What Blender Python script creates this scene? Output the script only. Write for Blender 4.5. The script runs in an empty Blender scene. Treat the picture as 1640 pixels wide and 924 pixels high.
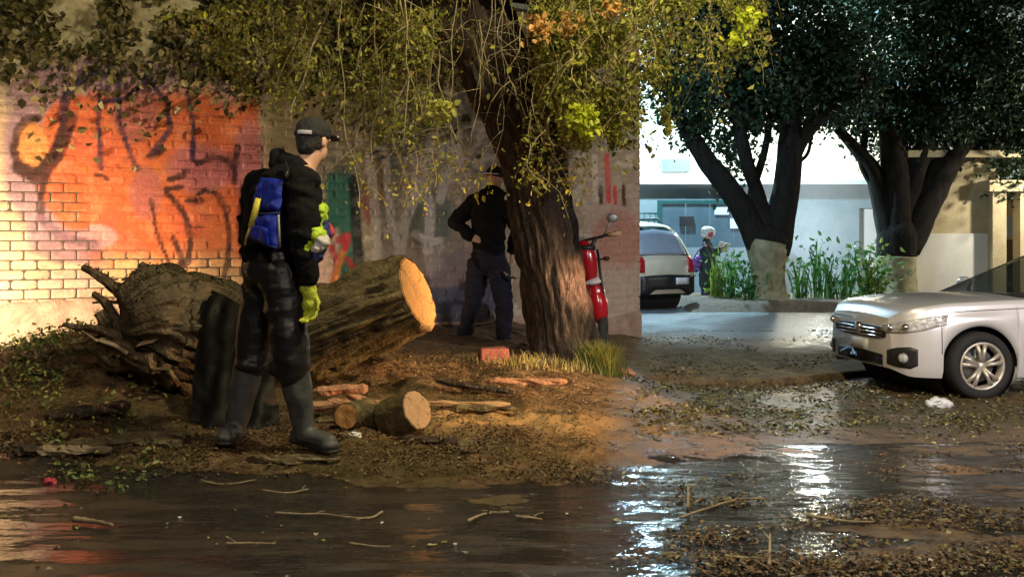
import bpy, bmesh, math, random
import numpy as np
from mathutils import Vector, Matrix, noise as mn
from mathutils.bvhtree import BVHTree

random.seed(7)
rng = np.random.default_rng(7)
SC = bpy.context.scene
COL = SC.collection
PI = math.pi

# ------------------------------------------------------------------ camera
F = 1800.0                       # focal length in photo pixels (photo is 1640 x 924)
CAMH = 1.24
HZ = 385.0                       # horizon row in the photo
cd = bpy.data.cameras.new('camera')
cam = bpy.data.objects.new('camera', cd)
COL.objects.link(cam)
cam.location = (0, 0, CAMH)
cam.rotation_euler = (PI / 2, 0, 0)
cd.sensor_width = 36
cd.lens = 36 * F / 1640
cd.shift_y = (HZ - 462) / 1640
cd.clip_end = 500
SC.camera = cam

# ------------------------------------------------------------------ world, exposure
w = bpy.data.worlds.new('World')
SC.world = w
w.use_nodes = True
nt = w.node_tree
bg = nt.nodes['Background']
sky = nt.nodes.new('ShaderNodeTexSky')
sky.sky_type = 'NISHITA'
sky.sun_disc = False
sky.sun_elevation = math.radians(-4)
sky.sun_rotation = math.radians(200)
nt.links.new(sky.outputs[0], bg.inputs[0])
bg.inputs[1].default_value = 0.09
SC.view_settings.view_transform = 'Standard'
SC.view_settings.look = 'None'
SC.view_settings.exposure = 0.22
SC.view_settings.gamma = 1.0
SC.cycles.use_denoising = True
SC.cycles.max_bounces = 6
SC.cycles.sample_clamp_indirect = 6

# ------------------------------------------------------------------ night lights (lamps of the place and added unseen fills)
def spot(name, loc, target, power, color, size_deg, blend=0.6, radius=0.06):
    l = bpy.data.lights.new(name, 'SPOT')
    l.energy = power; l.color = color; l.spot_size = math.radians(size_deg)
    l.spot_blend = blend; l.shadow_soft_size = radius
    o = bpy.data.objects.new(name, l); COL.objects.link(o)
    o.location = loc
    o.rotation_euler = (Vector(target) - Vector(loc)).to_track_quat('-Z', 'Y').to_euler()
    return o
def point(name, loc, power, color, radius=0.1):
    l = bpy.data.lights.new(name, 'POINT')
    l.energy = power; l.color = color; l.shadow_soft_size = radius
    o = bpy.data.objects.new(name, l); COL.objects.link(o); o.location = loc
    return o
# low beams of a car standing off to the right, across the log and the brick wall
spot('headlamp_beam', (5.2, 6.9, 0.80), (-3.9, 9.6, 0.72), 4200, (1, .58, .26), 26, .8, .08)
spot('headlamp_beam_near', (5.2, 5.9, 0.76), (0.05, 7.0, 0.04), 1700, (1, .56, .24), 22, .8, .08)
spot('headlamp_beam_trunk', (5.2, 7.7, 0.80), (0.46, 9.5, 0.86), 5200, (1, .50, .26), 6.5, .9, .06)
# work lamp by the wall's left end; added unseen spot brightens its middle
spot('work_lamp_beam', (-4.8, 8.1, 0.60), (-4.3, 10.6, 0.60), 760, (1, .75, .50), 115, .9, .10)
spot('wall_fill_beam', (-0.6, 1.2, 2.7), (-1.45, 12.2, 1.45), 460, (1, .90, .80), 14, .9, .10)
# street lamps, then two unseen fill lights
point('street_lamp_glow', (1.5, 5.0, 4.7), 760, (1, .84, .46), .16)
spot('street_lamp_beam', (7.4, 1.0, 4.5), (4.6, 9.6, 0.1), 2500, (1, .90, .90), 56, .8, .16)
point('fill_glow_behind', (2.4, -2.4, 5.0), 620, (1, .86, .72), .18)  # added fill for the front worker and the log
point('fill_glow_left', (-3.4, 3.2, 4.8), 130, (1, .82, .54), .18)  # added fill brightening the left bank and upper wall
# cool lamps of the courtyard, the near one an added fill
point('courtyard_lamp_glow', (3.15, 24.6, 5.9), 3700, (.50, .84, 1.0), .12)
point('courtyard_fill_glow', (1.95, 17.2, 3.9), 420, (.45, .76, 1.0), .12)  # unseen light added to lighten the van tail and pavement
point('courtyard_lamp_glow_upper', (7.6, 27.9, 4.6), 1000, (1.0, .92, .68), .16)
point('yard_lamp_glow', (6.9, 24.9, 1.5), 170, (.84, .96, 1.0), .12)
point('porch_lamp_glow', (11.6, 22.3, 2.9), 620, (1.0, .92, .72), .12)

# ------------------------------------------------------------------ helpers
def W(px, py, Y):
    return Vector(((px - 820) / F * Y, Y, CAMH - (py - HZ) / F * Y))
def ss(a, b, x):
    t = np.clip((np.asarray(x, float) - a) / (b - a), 0, 1)
    return t * t * (3 - 2 * t)
def vnoise(x, y, seed=0):
    x = np.asarray(x, float); y = np.asarray(y, float)
    xi = np.floor(x).astype(np.int64); yi = np.floor(y).astype(np.int64)
    fx = x - xi; fy = y - yi
    def h(a, b):
        n = (a * 374761393 + b * 668265263 + seed * 974634777) & 0xffffffff
        n = ((n ^ (n >> 13)) * 1274126177) & 0xffffffff
        return ((n ^ (n >> 16)) & 0xffff) / 65535.0
    u = fx * fx * (3 - 2 * fx); v = fy * fy * (3 - 2 * fy)
    return (h(xi, yi) * (1 - u) + h(xi + 1, yi) * u) * (1 - v) + (h(xi, yi + 1) * (1 - u) + h(xi + 1, yi + 1) * u) * v
def fbm(x, y, seed=0, o=4):
    s = 0; a = .5; t = 0
    for i in range(o):
        s = s + a * vnoise(np.asarray(x) * 2 ** i, np.asarray(y) * 2 ** i, seed + i); t += a; a *= .5
    return s / t

def G(x, y):
    """height of the ground"""
    x = np.asarray(x, float); y = np.asarray(y, float)
    left = 1 - ss(-.3, 2.0, x)
    z = .20 * left * ss(6.1, 9.3, y)
    z = z + .30 * np.exp(-((x + 2.9) / 1.15) ** 2 - ((y - 8.4) / .9) ** 2)
    z = z + .12 * np.exp(-((x + 1.2) / .8) ** 2 - ((y - 8.2) / .6) ** 2)
    z = z - .13 * ss(.3, 3.0, x) * ss(4.0, 8.5, y)
    z = z + .07 * ss(0, .10, (y - 9.5) - (x - 1.05) * .70) * ss(.9, 1.4, x)
    z = z + .05 * ss(14, 22, y)
    edge = ss(5.88, 6.16, y + .30 * (fbm(x * 1.3, y, 5) - .5) - .5 * ss(-.6, 1.2, x)) * left
    z = z + edge * (.10 * (fbm(x * 2.2, y * 2.6, 11) - .5) + .06 * (fbm(x * 9, y * 9, 12) - .5) + .035 * (fbm(x * 26, y * 26, 14) - .5) + .09)
    z = z + .012 * (fbm(x * 5, y * 5, 13) - .5)
    return z
def g(x, y):
    return float(G(x, y))

def tag(o, label=None, cat=None, group=None, kind=None):
    if label: o['label'] = label
    if cat: o['category'] = cat
    if group: o['group'] = group
    if kind: o['kind'] = kind
    return o
def thing(name, label, cat, loc=(0, 0, 0), rz=0.0, group=None):
    o = bpy.data.objects.new(name, None); COL.objects.link(o)
    o.location = loc; o.rotation_euler = (0, 0, rz); o.empty_display_size = .1
    return tag(o, label, cat, group)
def part(name, me, mats, parent=None, world=False):
    """link a mesh; world=True means its vertices are in world space and the (unrotated) root must be taken off"""
    if not isinstance(mats, (list, tuple)): mats = [mats]
    if not me.materials:
        for m in mats: me.materials.append(m)
    o = bpy.data.objects.new(name, me); COL.objects.link(o)
    if parent is not None:
        o.parent = parent
        if world:
            off = Vector((0, 0, 0)); p = parent
            while p is not None: off += p.location; p = p.parent
            me.transform(Matrix.Translation(-off))
    return o

class MB:
    def __init__(s): s.v = []; s.f = []; s.m = []; s.c = None
    def add(s, vs, fs, m=0):
        b = len(s.v); s.v.extend([tuple(q) for q in vs]); s.f.extend([tuple(i + b for i in f) for f in fs]); s.m.extend([m] * len(fs)); return b
    def box(s, c, size, rot=None, m=0, taper=1.0, jit=0.0):
        hx, hy, hz = [k / 2 for k in size]; vs = []
        for sz in (-1, 1):
            t = taper if sz > 0 else 1
            for sx, sy in ((-1, -1), (1, -1), (1, 1), (-1, 1)):
                q = Vector((sx * hx * t, sy * hy * t, sz * hz))
                if jit: q += Vector((random.uniform(-jit, jit), random.uniform(-jit, jit), random.uniform(-jit, jit)))
                if rot: q = rot @ q
                vs.append(q + Vector(c))
        s.add(vs, [(0, 3, 2, 1), (4, 5, 6, 7), (0, 1, 5, 4), (1, 2, 6, 5), (2, 3, 7, 6), (3, 0, 4, 7)], m)
    def tube(s, pts, rad, n=8, cap=True, m=0, fn=None, capm=None, up=None, flat=1.0):
        pts = [Vector(p) for p in pts]
        if not isinstance(rad, (list, tuple)): rad = [rad] * len(pts)
        rings = []; prev = None
        L = 0
        for i, p in enumerate(pts):
            if i == 0: d = pts[1] - pts[0]
            elif i == len(pts) - 1: d = pts[-1] - pts[-2]
            else: d = pts[i + 1] - pts[i - 1]
            d = d.normalized()
            if prev is None:
                a = Vector(up) if up else (Vector((0, 0, 1)) if abs(d.z) < .9 else Vector((1, 0, 0)))
                a = (a - d * a.dot(d)).normalized()
            else:
                a = (prev - d * prev.dot(d)).normalized()
            prev = a
            b = d.cross(a)
            if i: L += (p - pts[i - 1]).length
            ring = []
            for k in range(n):
                th = 2 * PI * k / n
                r = rad[i]
                if fn: r = r * fn(th, L, i)
                ring.append(p + a * (math.cos(th) * r) + b * (math.sin(th) * r * flat))
            rings.append(ring)
        vs = [q for r in rings for q in r]; fs = []
        for i in range(len(pts) - 1):
            for k in range(n):
                k2 = (k + 1) % n
                fs.append((i * n + k, i * n + k2, (i + 1) * n + k2, (i + 1) * n + k))
        b0 = s.add(vs, fs, m)
        if cap:
            cm = m if capm is None else capm
            s.f.append(tuple(b0 + k for k in reversed(range(n)))); s.m.append(cm)
            s.f.append(tuple(b0 + (len(pts) - 1) * n + k for k in range(n))); s.m.append(cm)
        return rings
    def sphere(s, c, r, nu=14, nv=9, m=0, rot=None):
        if not isinstance(r, (tuple, list)): r = (r, r, r)
        vs = []; fs = []
        for j in range(nv + 1):
            ph = PI * j / nv
            for i in range(nu):
                th = 2 * PI * i / nu
                q = Vector((math.sin(ph) * math.cos(th) * r[0], math.sin(ph) * math.sin(th) * r[1], math.cos(ph) * r[2]))
                if rot: q = rot @ q
                vs.append(q + Vector(c))
        for j in range(nv):
            for i in range(nu):
                i2 = (i + 1) % nu
                fs.append((j * nu + i, (j + 1) * nu + i, (j + 1) * nu + i2, j * nu + i2))
        s.add(vs, fs, m)
    def lathe(s, prof, c, axis='Z', n=24, m=0):
        vs = []; fs = []
        for (r, h) in prof:
            for k in range(n):
                th = 2 * PI * k / n
                a, b = r * math.cos(th), r * math.sin(th)
                q = (a, b, h) if axis == 'Z' else ((a, h, b) if axis == 'Y' else (h, a, b))
                vs.append(Vector(q) + Vector(c))
        for i in range(len(prof) - 1):
            for k in range(n):
                k2 = (k + 1) % n
                fs.append((i * n + k, i * n + k2, (i + 1) * n + k2, (i + 1) * n + k))
        s.add(vs, fs, m)
    def mesh(s, name='m', smooth=True, mats=None):
        me = bpy.data.meshes.new(name); me.from_pydata([tuple(v) for v in s.v], [], s.f)
        me.polygons.foreach_set('material_index', s.m)
        me.polygons.foreach_set('use_smooth', [smooth] * len(s.f))
        if mats:
            for q in mats: me.materials.append(q)
        me.validate(); me.update()
        return me
def setcol(me, cols, name='Col'):
    a = me.color_attributes.new(name, 'FLOAT_COLOR', 'POINT')
    c = np.ones((len(me.vertices), 4), np.float32); c[:, :3] = np.asarray(cols)[:, :3]
    a.data.foreach_set('color', c.ravel())

def nmesh(V, Fq, smooth=False, name='m'):
    """fast mesh from numpy arrays"""
    me = bpy.data.meshes.new(name)
    V = np.asarray(V, np.float32); Fq = np.asarray(Fq, np.int32); k = Fq.shape[1]
    me.vertices.add(len(V)); me.vertices.foreach_set('co', V.ravel())
    me.loops.add(Fq.size); me.loops.foreach_set('vertex_index', Fq.ravel())
    me.polygons.add(len(Fq)); me.polygons.foreach_set('loop_start', np.arange(0, Fq.size, k, dtype=np.int32))
    me.polygons.foreach_set('loop_total', np.full(len(Fq), k, np.int32))
    me.polygons.foreach_set('use_smooth', np.full(len(Fq), smooth))
    me.update(calc_edges=True); me.validate()
    return me

def leaves(P, size, cols, flatness=0.0, hang=0.0, asp=.55):
    """P (n,3), size (n,), cols (n,3): folded leaf blades of 6 vertices, four triangles"""
    P = np.asarray(P, float); n = len(P)
    size = np.broadcast_to(np.asarray(size, float), (n,))
    d = rng.normal(size=(n, 3)); d[:, 2] *= (1 - flatness); d[:, 2] -= hang
    d /= np.linalg.norm(d, axis=1)[:, None]
    u = rng.normal(size=(n, 3)); u[:, 2] += flatness * 8
    s = np.cross(d, u); s /= np.linalg.norm(s, axis=1)[:, None] + 1e-9
    nn = np.cross(s, d)
    L = size[:, None]; w_ = L * asp * .5
    V = np.stack([P, P + d * L * .35 + s * w_ + nn * w_ * .45, P + d * L * .75 + s * w_ * .7 + nn * w_ * .2,
                  P + d * L - nn * L * .12, P + d * L * .75 - s * w_ * .7 + nn * w_ * .2, P + d * L * .35 - s * w_ + nn * w_ * .45], 1).reshape(-1, 3)
    b = (np.arange(n) * 6)[:, None]
    q1 = b + np.array([0, 1, 2, 3]); q2 = b + np.array([0, 3, 4, 5])
    me = nmesh(V, np.concatenate([q1, q2]))
    setcol(me, np.repeat(np.asarray(cols, float), 6, 0))
    return me
def mixcols(n, pal, wts=None, jit=.25):
    pal = np.asarray(pal, float)
    i = rng.choice(len(pal), n, p=wts)
    return pal[i] * rng.uniform(1 - jit, 1 + jit, (n, 1))

# blobs -> one continuous skin
def skin(prims, voxel=.012, smooth=6, disp=None):
    mb = MB()
    for p in prims:
        if p[0] == 'c':
            _, a, b, ra, rb = p; a = Vector(a); b = Vector(b)
            mb.tube([a, b], [ra, rb], n=16)
            mb.sphere(a, ra * .999, 16, 10); mb.sphere(b, rb * .999, 16, 10)
        elif p[0] == 'e':
            _, c, r = p[:3]; rot = p[3] if len(p) > 3 else None
            mb.sphere(c, r, 20, 14, rot=rot)
        elif p[0] == 'b':
            _, c, r = p[:3]; rot = p[3] if len(p) > 3 else None
            mb.box(c, r, rot=rot)
    me = mb.mesh()
    o = bpy.data.objects.new('tmp', me); COL.objects.link(o)
    r = o.modifiers.new('r', 'REMESH'); r.mode = 'VOXEL'; r.voxel_size = voxel; r.use_smooth_shade = True
    s_ = o.modifiers.new('s', 'SMOOTH'); s_.factor = .5; s_.iterations = smooth
    dg = bpy.context.evaluated_depsgraph_get()
    ev = o.evaluated_get(dg)
    out = bpy.data.meshes.new_from_object(ev)
    bpy.data.objects.remove(o); bpy.data.meshes.remove(me)
    if disp:
        amp, sc, seed = disp
        out.update()
        for v in out.vertices:
            q = v.co * sc + Vector((seed, seed * 1.7, 0))
            if amp > .013:
                wv = Vector((q.x * .55 + .5 * q.z, q.y * .55, q.z * 1.25)) + Vector((0, 0, .7 * mn.noise(q * .5)))
                k = .9 - 2.0 * abs(mn.noise(wv)) - .8 * abs(mn.noise(wv * 2.1))
            else:
                k = mn.noise(q) + .5 * mn.noise(Vector((q.x * 2.2, q.y * 2.2, q.z * 1.3)))
            v.co += v.normal * (k * amp)
    out.polygons.foreach_set('use_smooth', [True] * len(out.polygons))
    out.update()
    return out

# ------------------------------------------------------------------ materials
def nodes(name):
    m = bpy.data.materials.new(name); m.use_nodes = True
    n = m.node_tree.nodes; l = m.node_tree.links
    return m, n, l, n['Principled BSDF']
def ramp(n, stops):
    r = n.new('ShaderNodeValToRGB'); e = r.color_ramp.elements
    while len(e) < len(stops): e.new(.5)
    for i, (p, c) in enumerate(stops):
        e[i].position = p; e[i].color = (c[0], c[1], c[2], 1)
    return r
def mat(name, c1, c2=None, rough=.7, scale=8, bump=.0, bscale=None, metal=0, stretch=(1, 1, 1), spec=.5, rough2=None, coat=0, detail=6, space='Object'):
    m, n, l, p = nodes(name)
    c2 = c2 or tuple(k * .75 for k in c1)
    tc = n.new('ShaderNodeTexCoord'); mp = n.new('ShaderNodeMapping'); mp.inputs['Scale'].default_value = stretch
    l.new(tc.outputs[space], mp.inputs[0])
    t = n.new('ShaderNodeTexNoise'); t.inputs['Scale'].default_value = scale; t.inputs['Detail'].default_value = detail; t.inputs['Roughness'].default_value = .65
    l.new(mp.outputs[0], t.inputs['Vector'])
    r = ramp(n, [(.3, c2), (.7, c1)]); l.new(t.outputs[0], r.inputs[0]); l.new(r.outputs[0], p.inputs['Base Color'])
    p.inputs['Roughness'].default_value = rough; p.inputs['Metallic'].default_value = metal
    p.inputs['Specular IOR Level'].default_value = spec; p.inputs['Coat Weight'].default_value = coat
    if rough2 is not None:
        rr = ramp(n, [(.35, (rough,) * 3), (.65, (rough2,) * 3)]); l.new(t.outputs[0], rr.inputs[0]); l.new(rr.outputs[0], p.inputs['Roughness'])
    if bump:
        t2 = n.new('ShaderNodeTexNoise'); t2.inputs['Scale'].default_value = bscale or scale * 3; t2.inputs['Detail'].default_value = 5
        l.new(mp.outputs[0], t2.inputs['Vector'])
        b = n.new('ShaderNodeBump'); b.inputs['Strength'].default_value = bump; b.inputs['Distance'].default_value = .02
        l.new(t2.outputs[0], b.inputs['Height']); l.new(b.outputs[0], p.inputs['Normal'])
    return m
def mat_col(name, rough=.8, bump=.3, bscale=40, var=.35, trans=0.0, spec=.4, wet=0.0):
    """colour from the vertex paint 'Col', broken by fine noise"""
    m, n, l, p = nodes(name)
    a = n.new('ShaderNodeAttribute'); a.attribute_name = 'Col'
    tc = n.new('ShaderNodeTexCoord')
    t = n.new('ShaderNodeTexNoise'); t.inputs['Scale'].default_value = bscale * .4; t.inputs['Detail'].default_value = 8; t.inputs['Roughness'].default_value = .7
    l.new(tc.outputs['Object'], t.inputs['Vector'])
    r = ramp(n, [(.25, (1 - var,) * 3), (.75, (1 + var * .4,) * 3)]); l.new(t.outputs[0], r.inputs[0])
    mx = n.new('ShaderNodeMix'); mx.data_type = 'RGBA'; mx.blend_type = 'MULTIPLY'; mx.inputs[0].default_value = 1
    l.new(a.outputs['Color'], mx.inputs[6]); l.new(r.outputs[0], mx.inputs[7]); l.new(mx.outputs[2], p.inputs['Base Color'])
    p.inputs['Roughness'].default_value = rough; p.inputs['Specular IOR Level'].default_value = spec
    if trans:
        # thin leaves let some light through
        tr = n.new('ShaderNodeBsdfTranslucent'); l.new(mx.outputs[2], tr.inputs[0])
        ms = n.new('ShaderNodeMixShader'); ms.inputs[0].default_value = trans
        out = n['Material Output']; l.new(p.outputs[0], ms.inputs[1]); l.new(tr.outputs[0], ms.inputs[2]); l.new(ms.outputs[0], out.inputs[0])
    if bump:
        t2 = n.new('ShaderNodeTexNoise'); t2.inputs['Scale'].default_value = bscale; t2.inputs['Detail'].default_value = 6
        l.new(tc.outputs['Object'], t2.inputs['Vector'])
        b = n.new('ShaderNodeBump'); b.inputs['Strength'].default_value = bump; b.inputs['Distance'].default_value = .01
        l.new(t2.outputs[0], b.inputs['Height']); l.new(b.outputs[0], p.inputs['Normal'])
    return m

M = {}
M['brick'] = mat_col('brick_paint', .75, .5, 60, .3)
M['joint'] = mat('mortar', (.10, .075, .06), (.05, .04, .035), .95, 20, .4)
M['plaster_rough'] = mat('peeling_plaster', (.42, .31, .24), (.22, .15, .11), .9, 6, .8, 25)
M['leaf'] = mat_col('leaf', .5, 0, 30, .3, trans=.3)
M['sawn'] = mat_col('sawn_face', .7, .35, 70, .25)
M['rootbark'] = mat('root_bark', (.16, .11, .058), (.04, .028, .016), .8, 10, .8, 40, rough2=.55)
M['stump_bark'] = mat('stump_bark', (.12, .088, .045), (.030, .021, .012), .75, 12, .8, 40, rough2=.5)
M['litter'] = mat_col('litter', .55, .2, 60, .3)
M['bark'] = mat('bark', (.070, .047, .032), (.010, .007, .006), .85, 26, .9, 60, stretch=(1, 1, .35), rough2=.5)
M['bark_dark'] = mat('dark_wet_bark', (.024, .020, .017), (.008, .007, .006), .95, 12, .7, 40, stretch=(1, 1, .3), spec=.1)
M['bark_log'] = mat('olive_bark', (.20, .155, .075), (.035, .026, .014), .7, 13, .6, 45, rough2=.45)
M['lime'] = mat('whitewash', (.34, .31, .19), (.14, .13, .07), .9, 6, .3)
M['cutwood'] = mat('fresh_cut_wood', (.86, .50, .22), (.70, .36, .13), .65, 10, .25, 60)
M['cutwood2'] = mat('aged_cut_wood', (.50, .34, .20), (.34, .22, .12), .75, 14, .3, 60)
M['splitwood'] = mat('split_wood', (.50, .27, .17), (.20, .10, .06), .75, 9, .5, 40, stretch=(1, 1, 1))
M['stick'] = mat('pale_twig', (.34, .27, .18), (.16, .12, .08), .7, 20, .2)
M['twig'] = mat('hanging_twig', (.40, .34, .21), (.16, .13, .07), .7, 12, 0)
M['soilclod'] = mat('soil_clod', (.15, .10, .065), (.06, .04, .025), .85, 12, .8, 40)
M['skin'] = mat('skin', (.56, .33, .22), (.48, .27, .18), .55, 20, .1, spec=.4)
M['blackcloth'] = mat('black_cloth', (.010, .010, .012), (.005, .005, .006), .9, 14, .5, 30)
M['blackcloth'].node_tree.nodes['Principled BSDF'].inputs['Specular IOR Level'].default_value = .15
M['capcloth'] = mat('cap_cloth', (.018, .017, .016), (.008, .008, .008), .9, 40, .4, 80)
M['wetpants'] = mat('wet_trousers', (.016, .016, .019), (.010, .010, .012), .38, 10, .35, 22, rough2=.48)
M['rubber'] = mat('boot_rubber', (.085, .09, .092), (.045, .048, .052), .42, 9, .35, 14, rough2=.6)
M['sole'] = mat('boot_sole', (.02, .02, .02), None, .7, 10, .3)
M['glove'] = mat('glove_cloth', (.50, .56, .05), (.36, .42, .03), .7, 30, .5, 60)
M['blue'] = mat('blue_cloth', (.012, .045, .55), (.008, .02, .30), .5, 10, .6, 18)
M['yellow'] = mat('yellow_strap', (.72, .62, .06), (.55, .45, .04), .5, 20, .2)
M['grey_strap'] = mat('grey_strap', (.35, .34, .36), (.25, .24, .26), .6, 20, .2)
M['limecloth'] = mat('lime_cloth', (.50, .72, .03), (.34, .52, .02), .55, 18, .4)
M['whitecloth'] = mat('white_cloth', (.72, .70, .70), (.55, .52, .55), .7, 18, .4)
M['navycloth'] = mat('navy_cloth', (.03, .035, .19), (.015, .02, .10), .7, 18, .4)
M['jeans'] = mat('dark_jeans', (.008, .010, .026), (.004, .005, .014), .85, 20, .3)
M['shade_black'] = mat('black_shade', (.006, .006, .007), (.003, .003, .004), .6, 4, .5, 8, spec=.2)  # black of the sheet that stands in for shade
M['purple'] = mat('purple_bag', (.16, .05, .30), (.10, .03, .20), .5, 10, .2)
M['red'] = mat('red_panel', (.42, .012, .022), (.32, .008, .016), .22, 4, 0, coat=.6)
M['chrome'] = mat('chrome', (.75, .75, .78), (.65, .65, .68), .15, 6, 0, metal=1)
M['tyre'] = mat('tyre', (.016, .016, .017), (.010, .010, .011), .8, 20, .3, 60)
M['alloy'] = mat('alloy', (.62, .58, .52), (.50, .46, .40), .35, 12, .05, metal=.6, rough2=.5)
M['blackplastic'] = mat('black_plastic', (.018, .018, .02), (.012, .012, .013), .45, 20, .1)
M['silver'] = mat('silver_paint', (.74, .73, .75), (.70, .69, .71), .30, 3, .0, metal=.35, coat=.7)
M['beige'] = mat('beige_paint', (.66, .60, .47), (.58, .52, .40), .4, 3, 0, metal=.2, coat=.4)
M['glass'] = mat('car_glass', (.03, .035, .04), (.02, .024, .028), .06, 3, 0, spec=.8)
m_ = M['glass']; _n = m_.node_tree.nodes; _l = m_.node_tree.links
_t = _n.new('ShaderNodeBsdfTransparent'); _t.inputs[0].default_value = (.75, .78, .76, 1); _x = _n.new('ShaderNodeMixShader'); _x.inputs[0].default_value = .55
_l.new(_n['Principled BSDF'].outputs[0], _x.inputs[1]); _l.new(_t.outputs[0], _x.inputs[2]); _l.new(_x.outputs[0], _n['Material Output'].inputs[0])
M['lampglass'] = mat('lamp_lens', (.65, .66, .66), (.18, .18, .19), .1, 30, .5, 40, spec=.9, coat=1)
M['plate'] = mat('number_plate', (.65, .66, .68), (.6, .6, .62), .5, 20, 0)
M['greywall'] = mat('grey_render', (.25, .27, .28), (.19, .21, .22), .9, 2.2, .3, 30)
M['whitewall'] = mat('white_render', (.72, .70, .66), (.60, .58, .54), .9, 1.6, .3, 25)
M['tanwall'] = mat('tan_render', (.50, .42, .27), (.36, .29, .17), .9, 3.5, .4, 25)
M['greenmetal'] = mat('green_metal', (.008, .085, .08), (.006, .05, .05), .5, 8, .1)
M['greypanel'] = mat('gate_sheet', (.085, .12, .15), (.05, .08, .10), .45, 3, .1)
M['whitedoor'] = mat('white_door', (.80, .80, .80), (.74, .74, .74), .5, 3, .05)
M['darkwood'] = mat('dark_door', (.10, .055, .02), (.05, .028, .012), .6, 6, .2, stretch=(4, 4, .6))
M['winglass'] = mat('window_glass', (.30, .34, .42), (.22, .26, .32), .12, 3, 0, spec=.8)
M['steel'] = mat('galvanised_steel', (.30, .31, .32), (.22, .23, .24), .5, 10, .1, metal=.7)
M['redbrick'] = mat('red_block', (.24, .075, .06), (.15, .05, .04), .85, 16, .6)
M['litterbag'] = mat('plastic_bag', (.70, .72, .75), (.55, .57, .6), .35, 10, .5, 20)
M['pink'] = mat('pink_wrapper', (.55, .06, .12), (.4, .04, .08), .4, 30, .2)
M['lampmetal'] = mat('lamp_metal', (.20, .20, .21), (.14, .14, .15), .5, 8, .1, metal=.5)
m_, n_, l_, p_ = nodes('lamp_glow_cool')
p_.inputs['Emission Color'].default_value = (.8, .95, 1, 1); p_.inputs['Emission Strength'].default_value = 60
M['glowcool'] = m_
m_, n_, l_, p_ = nodes('lamp_glow_warm')
p_.inputs['Emission Color'].default_value = (1, .8, .5, 1); p_.inputs['Emission Strength'].default_value = 40
M['glowwarm'] = m_

# ------------------------------------------------------------------ the ground, one sheet
def axis(segs):
    out = []
    for a, b, st in segs: out.extend(np.arange(a, b, st))
    return np.array(out + [segs[-1][1]])
gx = axis([(-160, -20, 10), (-20, -6, .7), (-6, 6.4, .035), (6.4, 12, .35), (12, 20, .8), (20, 160, 10)])
gy = axis([(-40, -4, 4), (-4, 3.6, .4), (3.6, 12, .035), (12, 18, .1), (18, 30, .4), (30, 60, 3), (60, 200, 14)])
GX, GY = np.meshgrid(gx, gy)
GZ = G(GX, GY)
V = np.stack([GX, GY, GZ], -1).reshape(-1, 3)
nx, ny = len(gx), len(gy)
idx = np.arange(nx * ny).reshape(ny, nx)
Fq = np.stack([idx[:-1, :-1], idx[:-1, 1:], idx[1:, 1:], idx[1:, :-1]], -1).reshape(-1, 4)
me = nmesh(V, Fq, True)
# paint: R soil, G leaf mulch, B sawdust
def soil_mask(x, y):
    px = 820 + F * x / np.maximum(y, .5)
    py = HZ + CAMH * F / np.maximum(y, .5)
    n1 = fbm(x * 1.2, y * 2.8, 21); n2 = fbm(x * 3.5, y * 8, 22)
    n = .6 * n1 + .4 * n2
    # the soil bank left of the puddles
    e = 6.10 + ss(-.2, 1.2, x) * .5 - .75 * np.exp(-((x + .1) / .95) ** 2)
    bank = ss(-.16, .12, (y - e) + (n - .5) * 1.9) * (1 - ss(.8, 2.3, x + (n - .5) * 1.4 - ss(7.0, 9.0, y) * 9))
    # debris drifts lying in the puddles at right
    dr = .8 * ss(.57, .68, n + .14 * ss(1.6, 3.2, x) * (1 - ss(6.0, 6.6, y)) - .10 * np.exp(-((px - 1050) / 90) ** 2) - .14 * ss(5.0, 4.2, y) * 0)
    dr = dr * ss(.2, 1.2, x) * (1 - ss(9.4, 9.9, y))
    far = ss(0, .15, (y - 9.5) - (x - 1.05) * .70) * ss(.8, 1.3, x) * (1 - ss(12.6, 14.5, y + (n - .5) * 2)) * .9
    return np.clip(np.maximum(np.maximum(bank, dr), far), 0, 1), far
S, FAR = soil_mask(GX, GY)
leafy = ss(.46, .62, fbm(GX * 2, GY * 3, 31)) * ss(7.0, 7.8, GY) * (1 - ss(9.6, 10.4, GY)) * ss(.6, 1.6, GX)
leafy = np.maximum(leafy, .7 * ss(.5, .62, fbm(GX * 2, GY * 3, 37)) * S * (GX < .5))
saw = 1.2 * np.exp(-((GX + .10) / .75) ** 4 - ((GY - 7.02 - .06 * GX) / .36) ** 2) * ss(.3, .5, fbm(GX * 5, GY * 5, 33))
farpave = ss(14.6, 15.6, GY + 1.2 * (fbm(GX * 1.2, GY * .8, 35) - .5))
setcol(me, np.stack([S, leafy, saw], -1).reshape(-1, 3))
a = me.attributes.new('pave', 'FLOAT', 'POINT'); a.data.foreach_set('value', farpave.ravel().astype(np.float32))
a = me.attributes.new('earth', 'FLOAT', 'POINT'); a.data.foreach_set('value', FAR.ravel().astype(np.float32))
m, n, l, p = nodes('ground')
at3 = n.new('ShaderNodeAttribute'); at3.attribute_name = 'earth'
at = n.new('ShaderNodeAttribute'); at.attribute_name = 'Col'
at2 = n.new('ShaderNodeAttribute'); at2.attribute_name = 'pave'
sep = n.new('ShaderNodeSeparateColor'); l.new(at.outputs['Color'], sep.inputs[0])
geo = n.new('ShaderNodeNewGeometry')
def tex(scale, detail=8, rough=.65, vec=None, kind='ShaderNodeTexNoise'):
    t = n.new(kind); t.inputs['Scale'].default_value = scale
    if kind == 'ShaderNodeTexNoise':
        t.inputs['Detail'].default_value = detail; t.inputs['Roughness'].default_value = rough
    l.new(vec or geo.outputs['Position'], t.inputs['Vector']); return t
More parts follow.
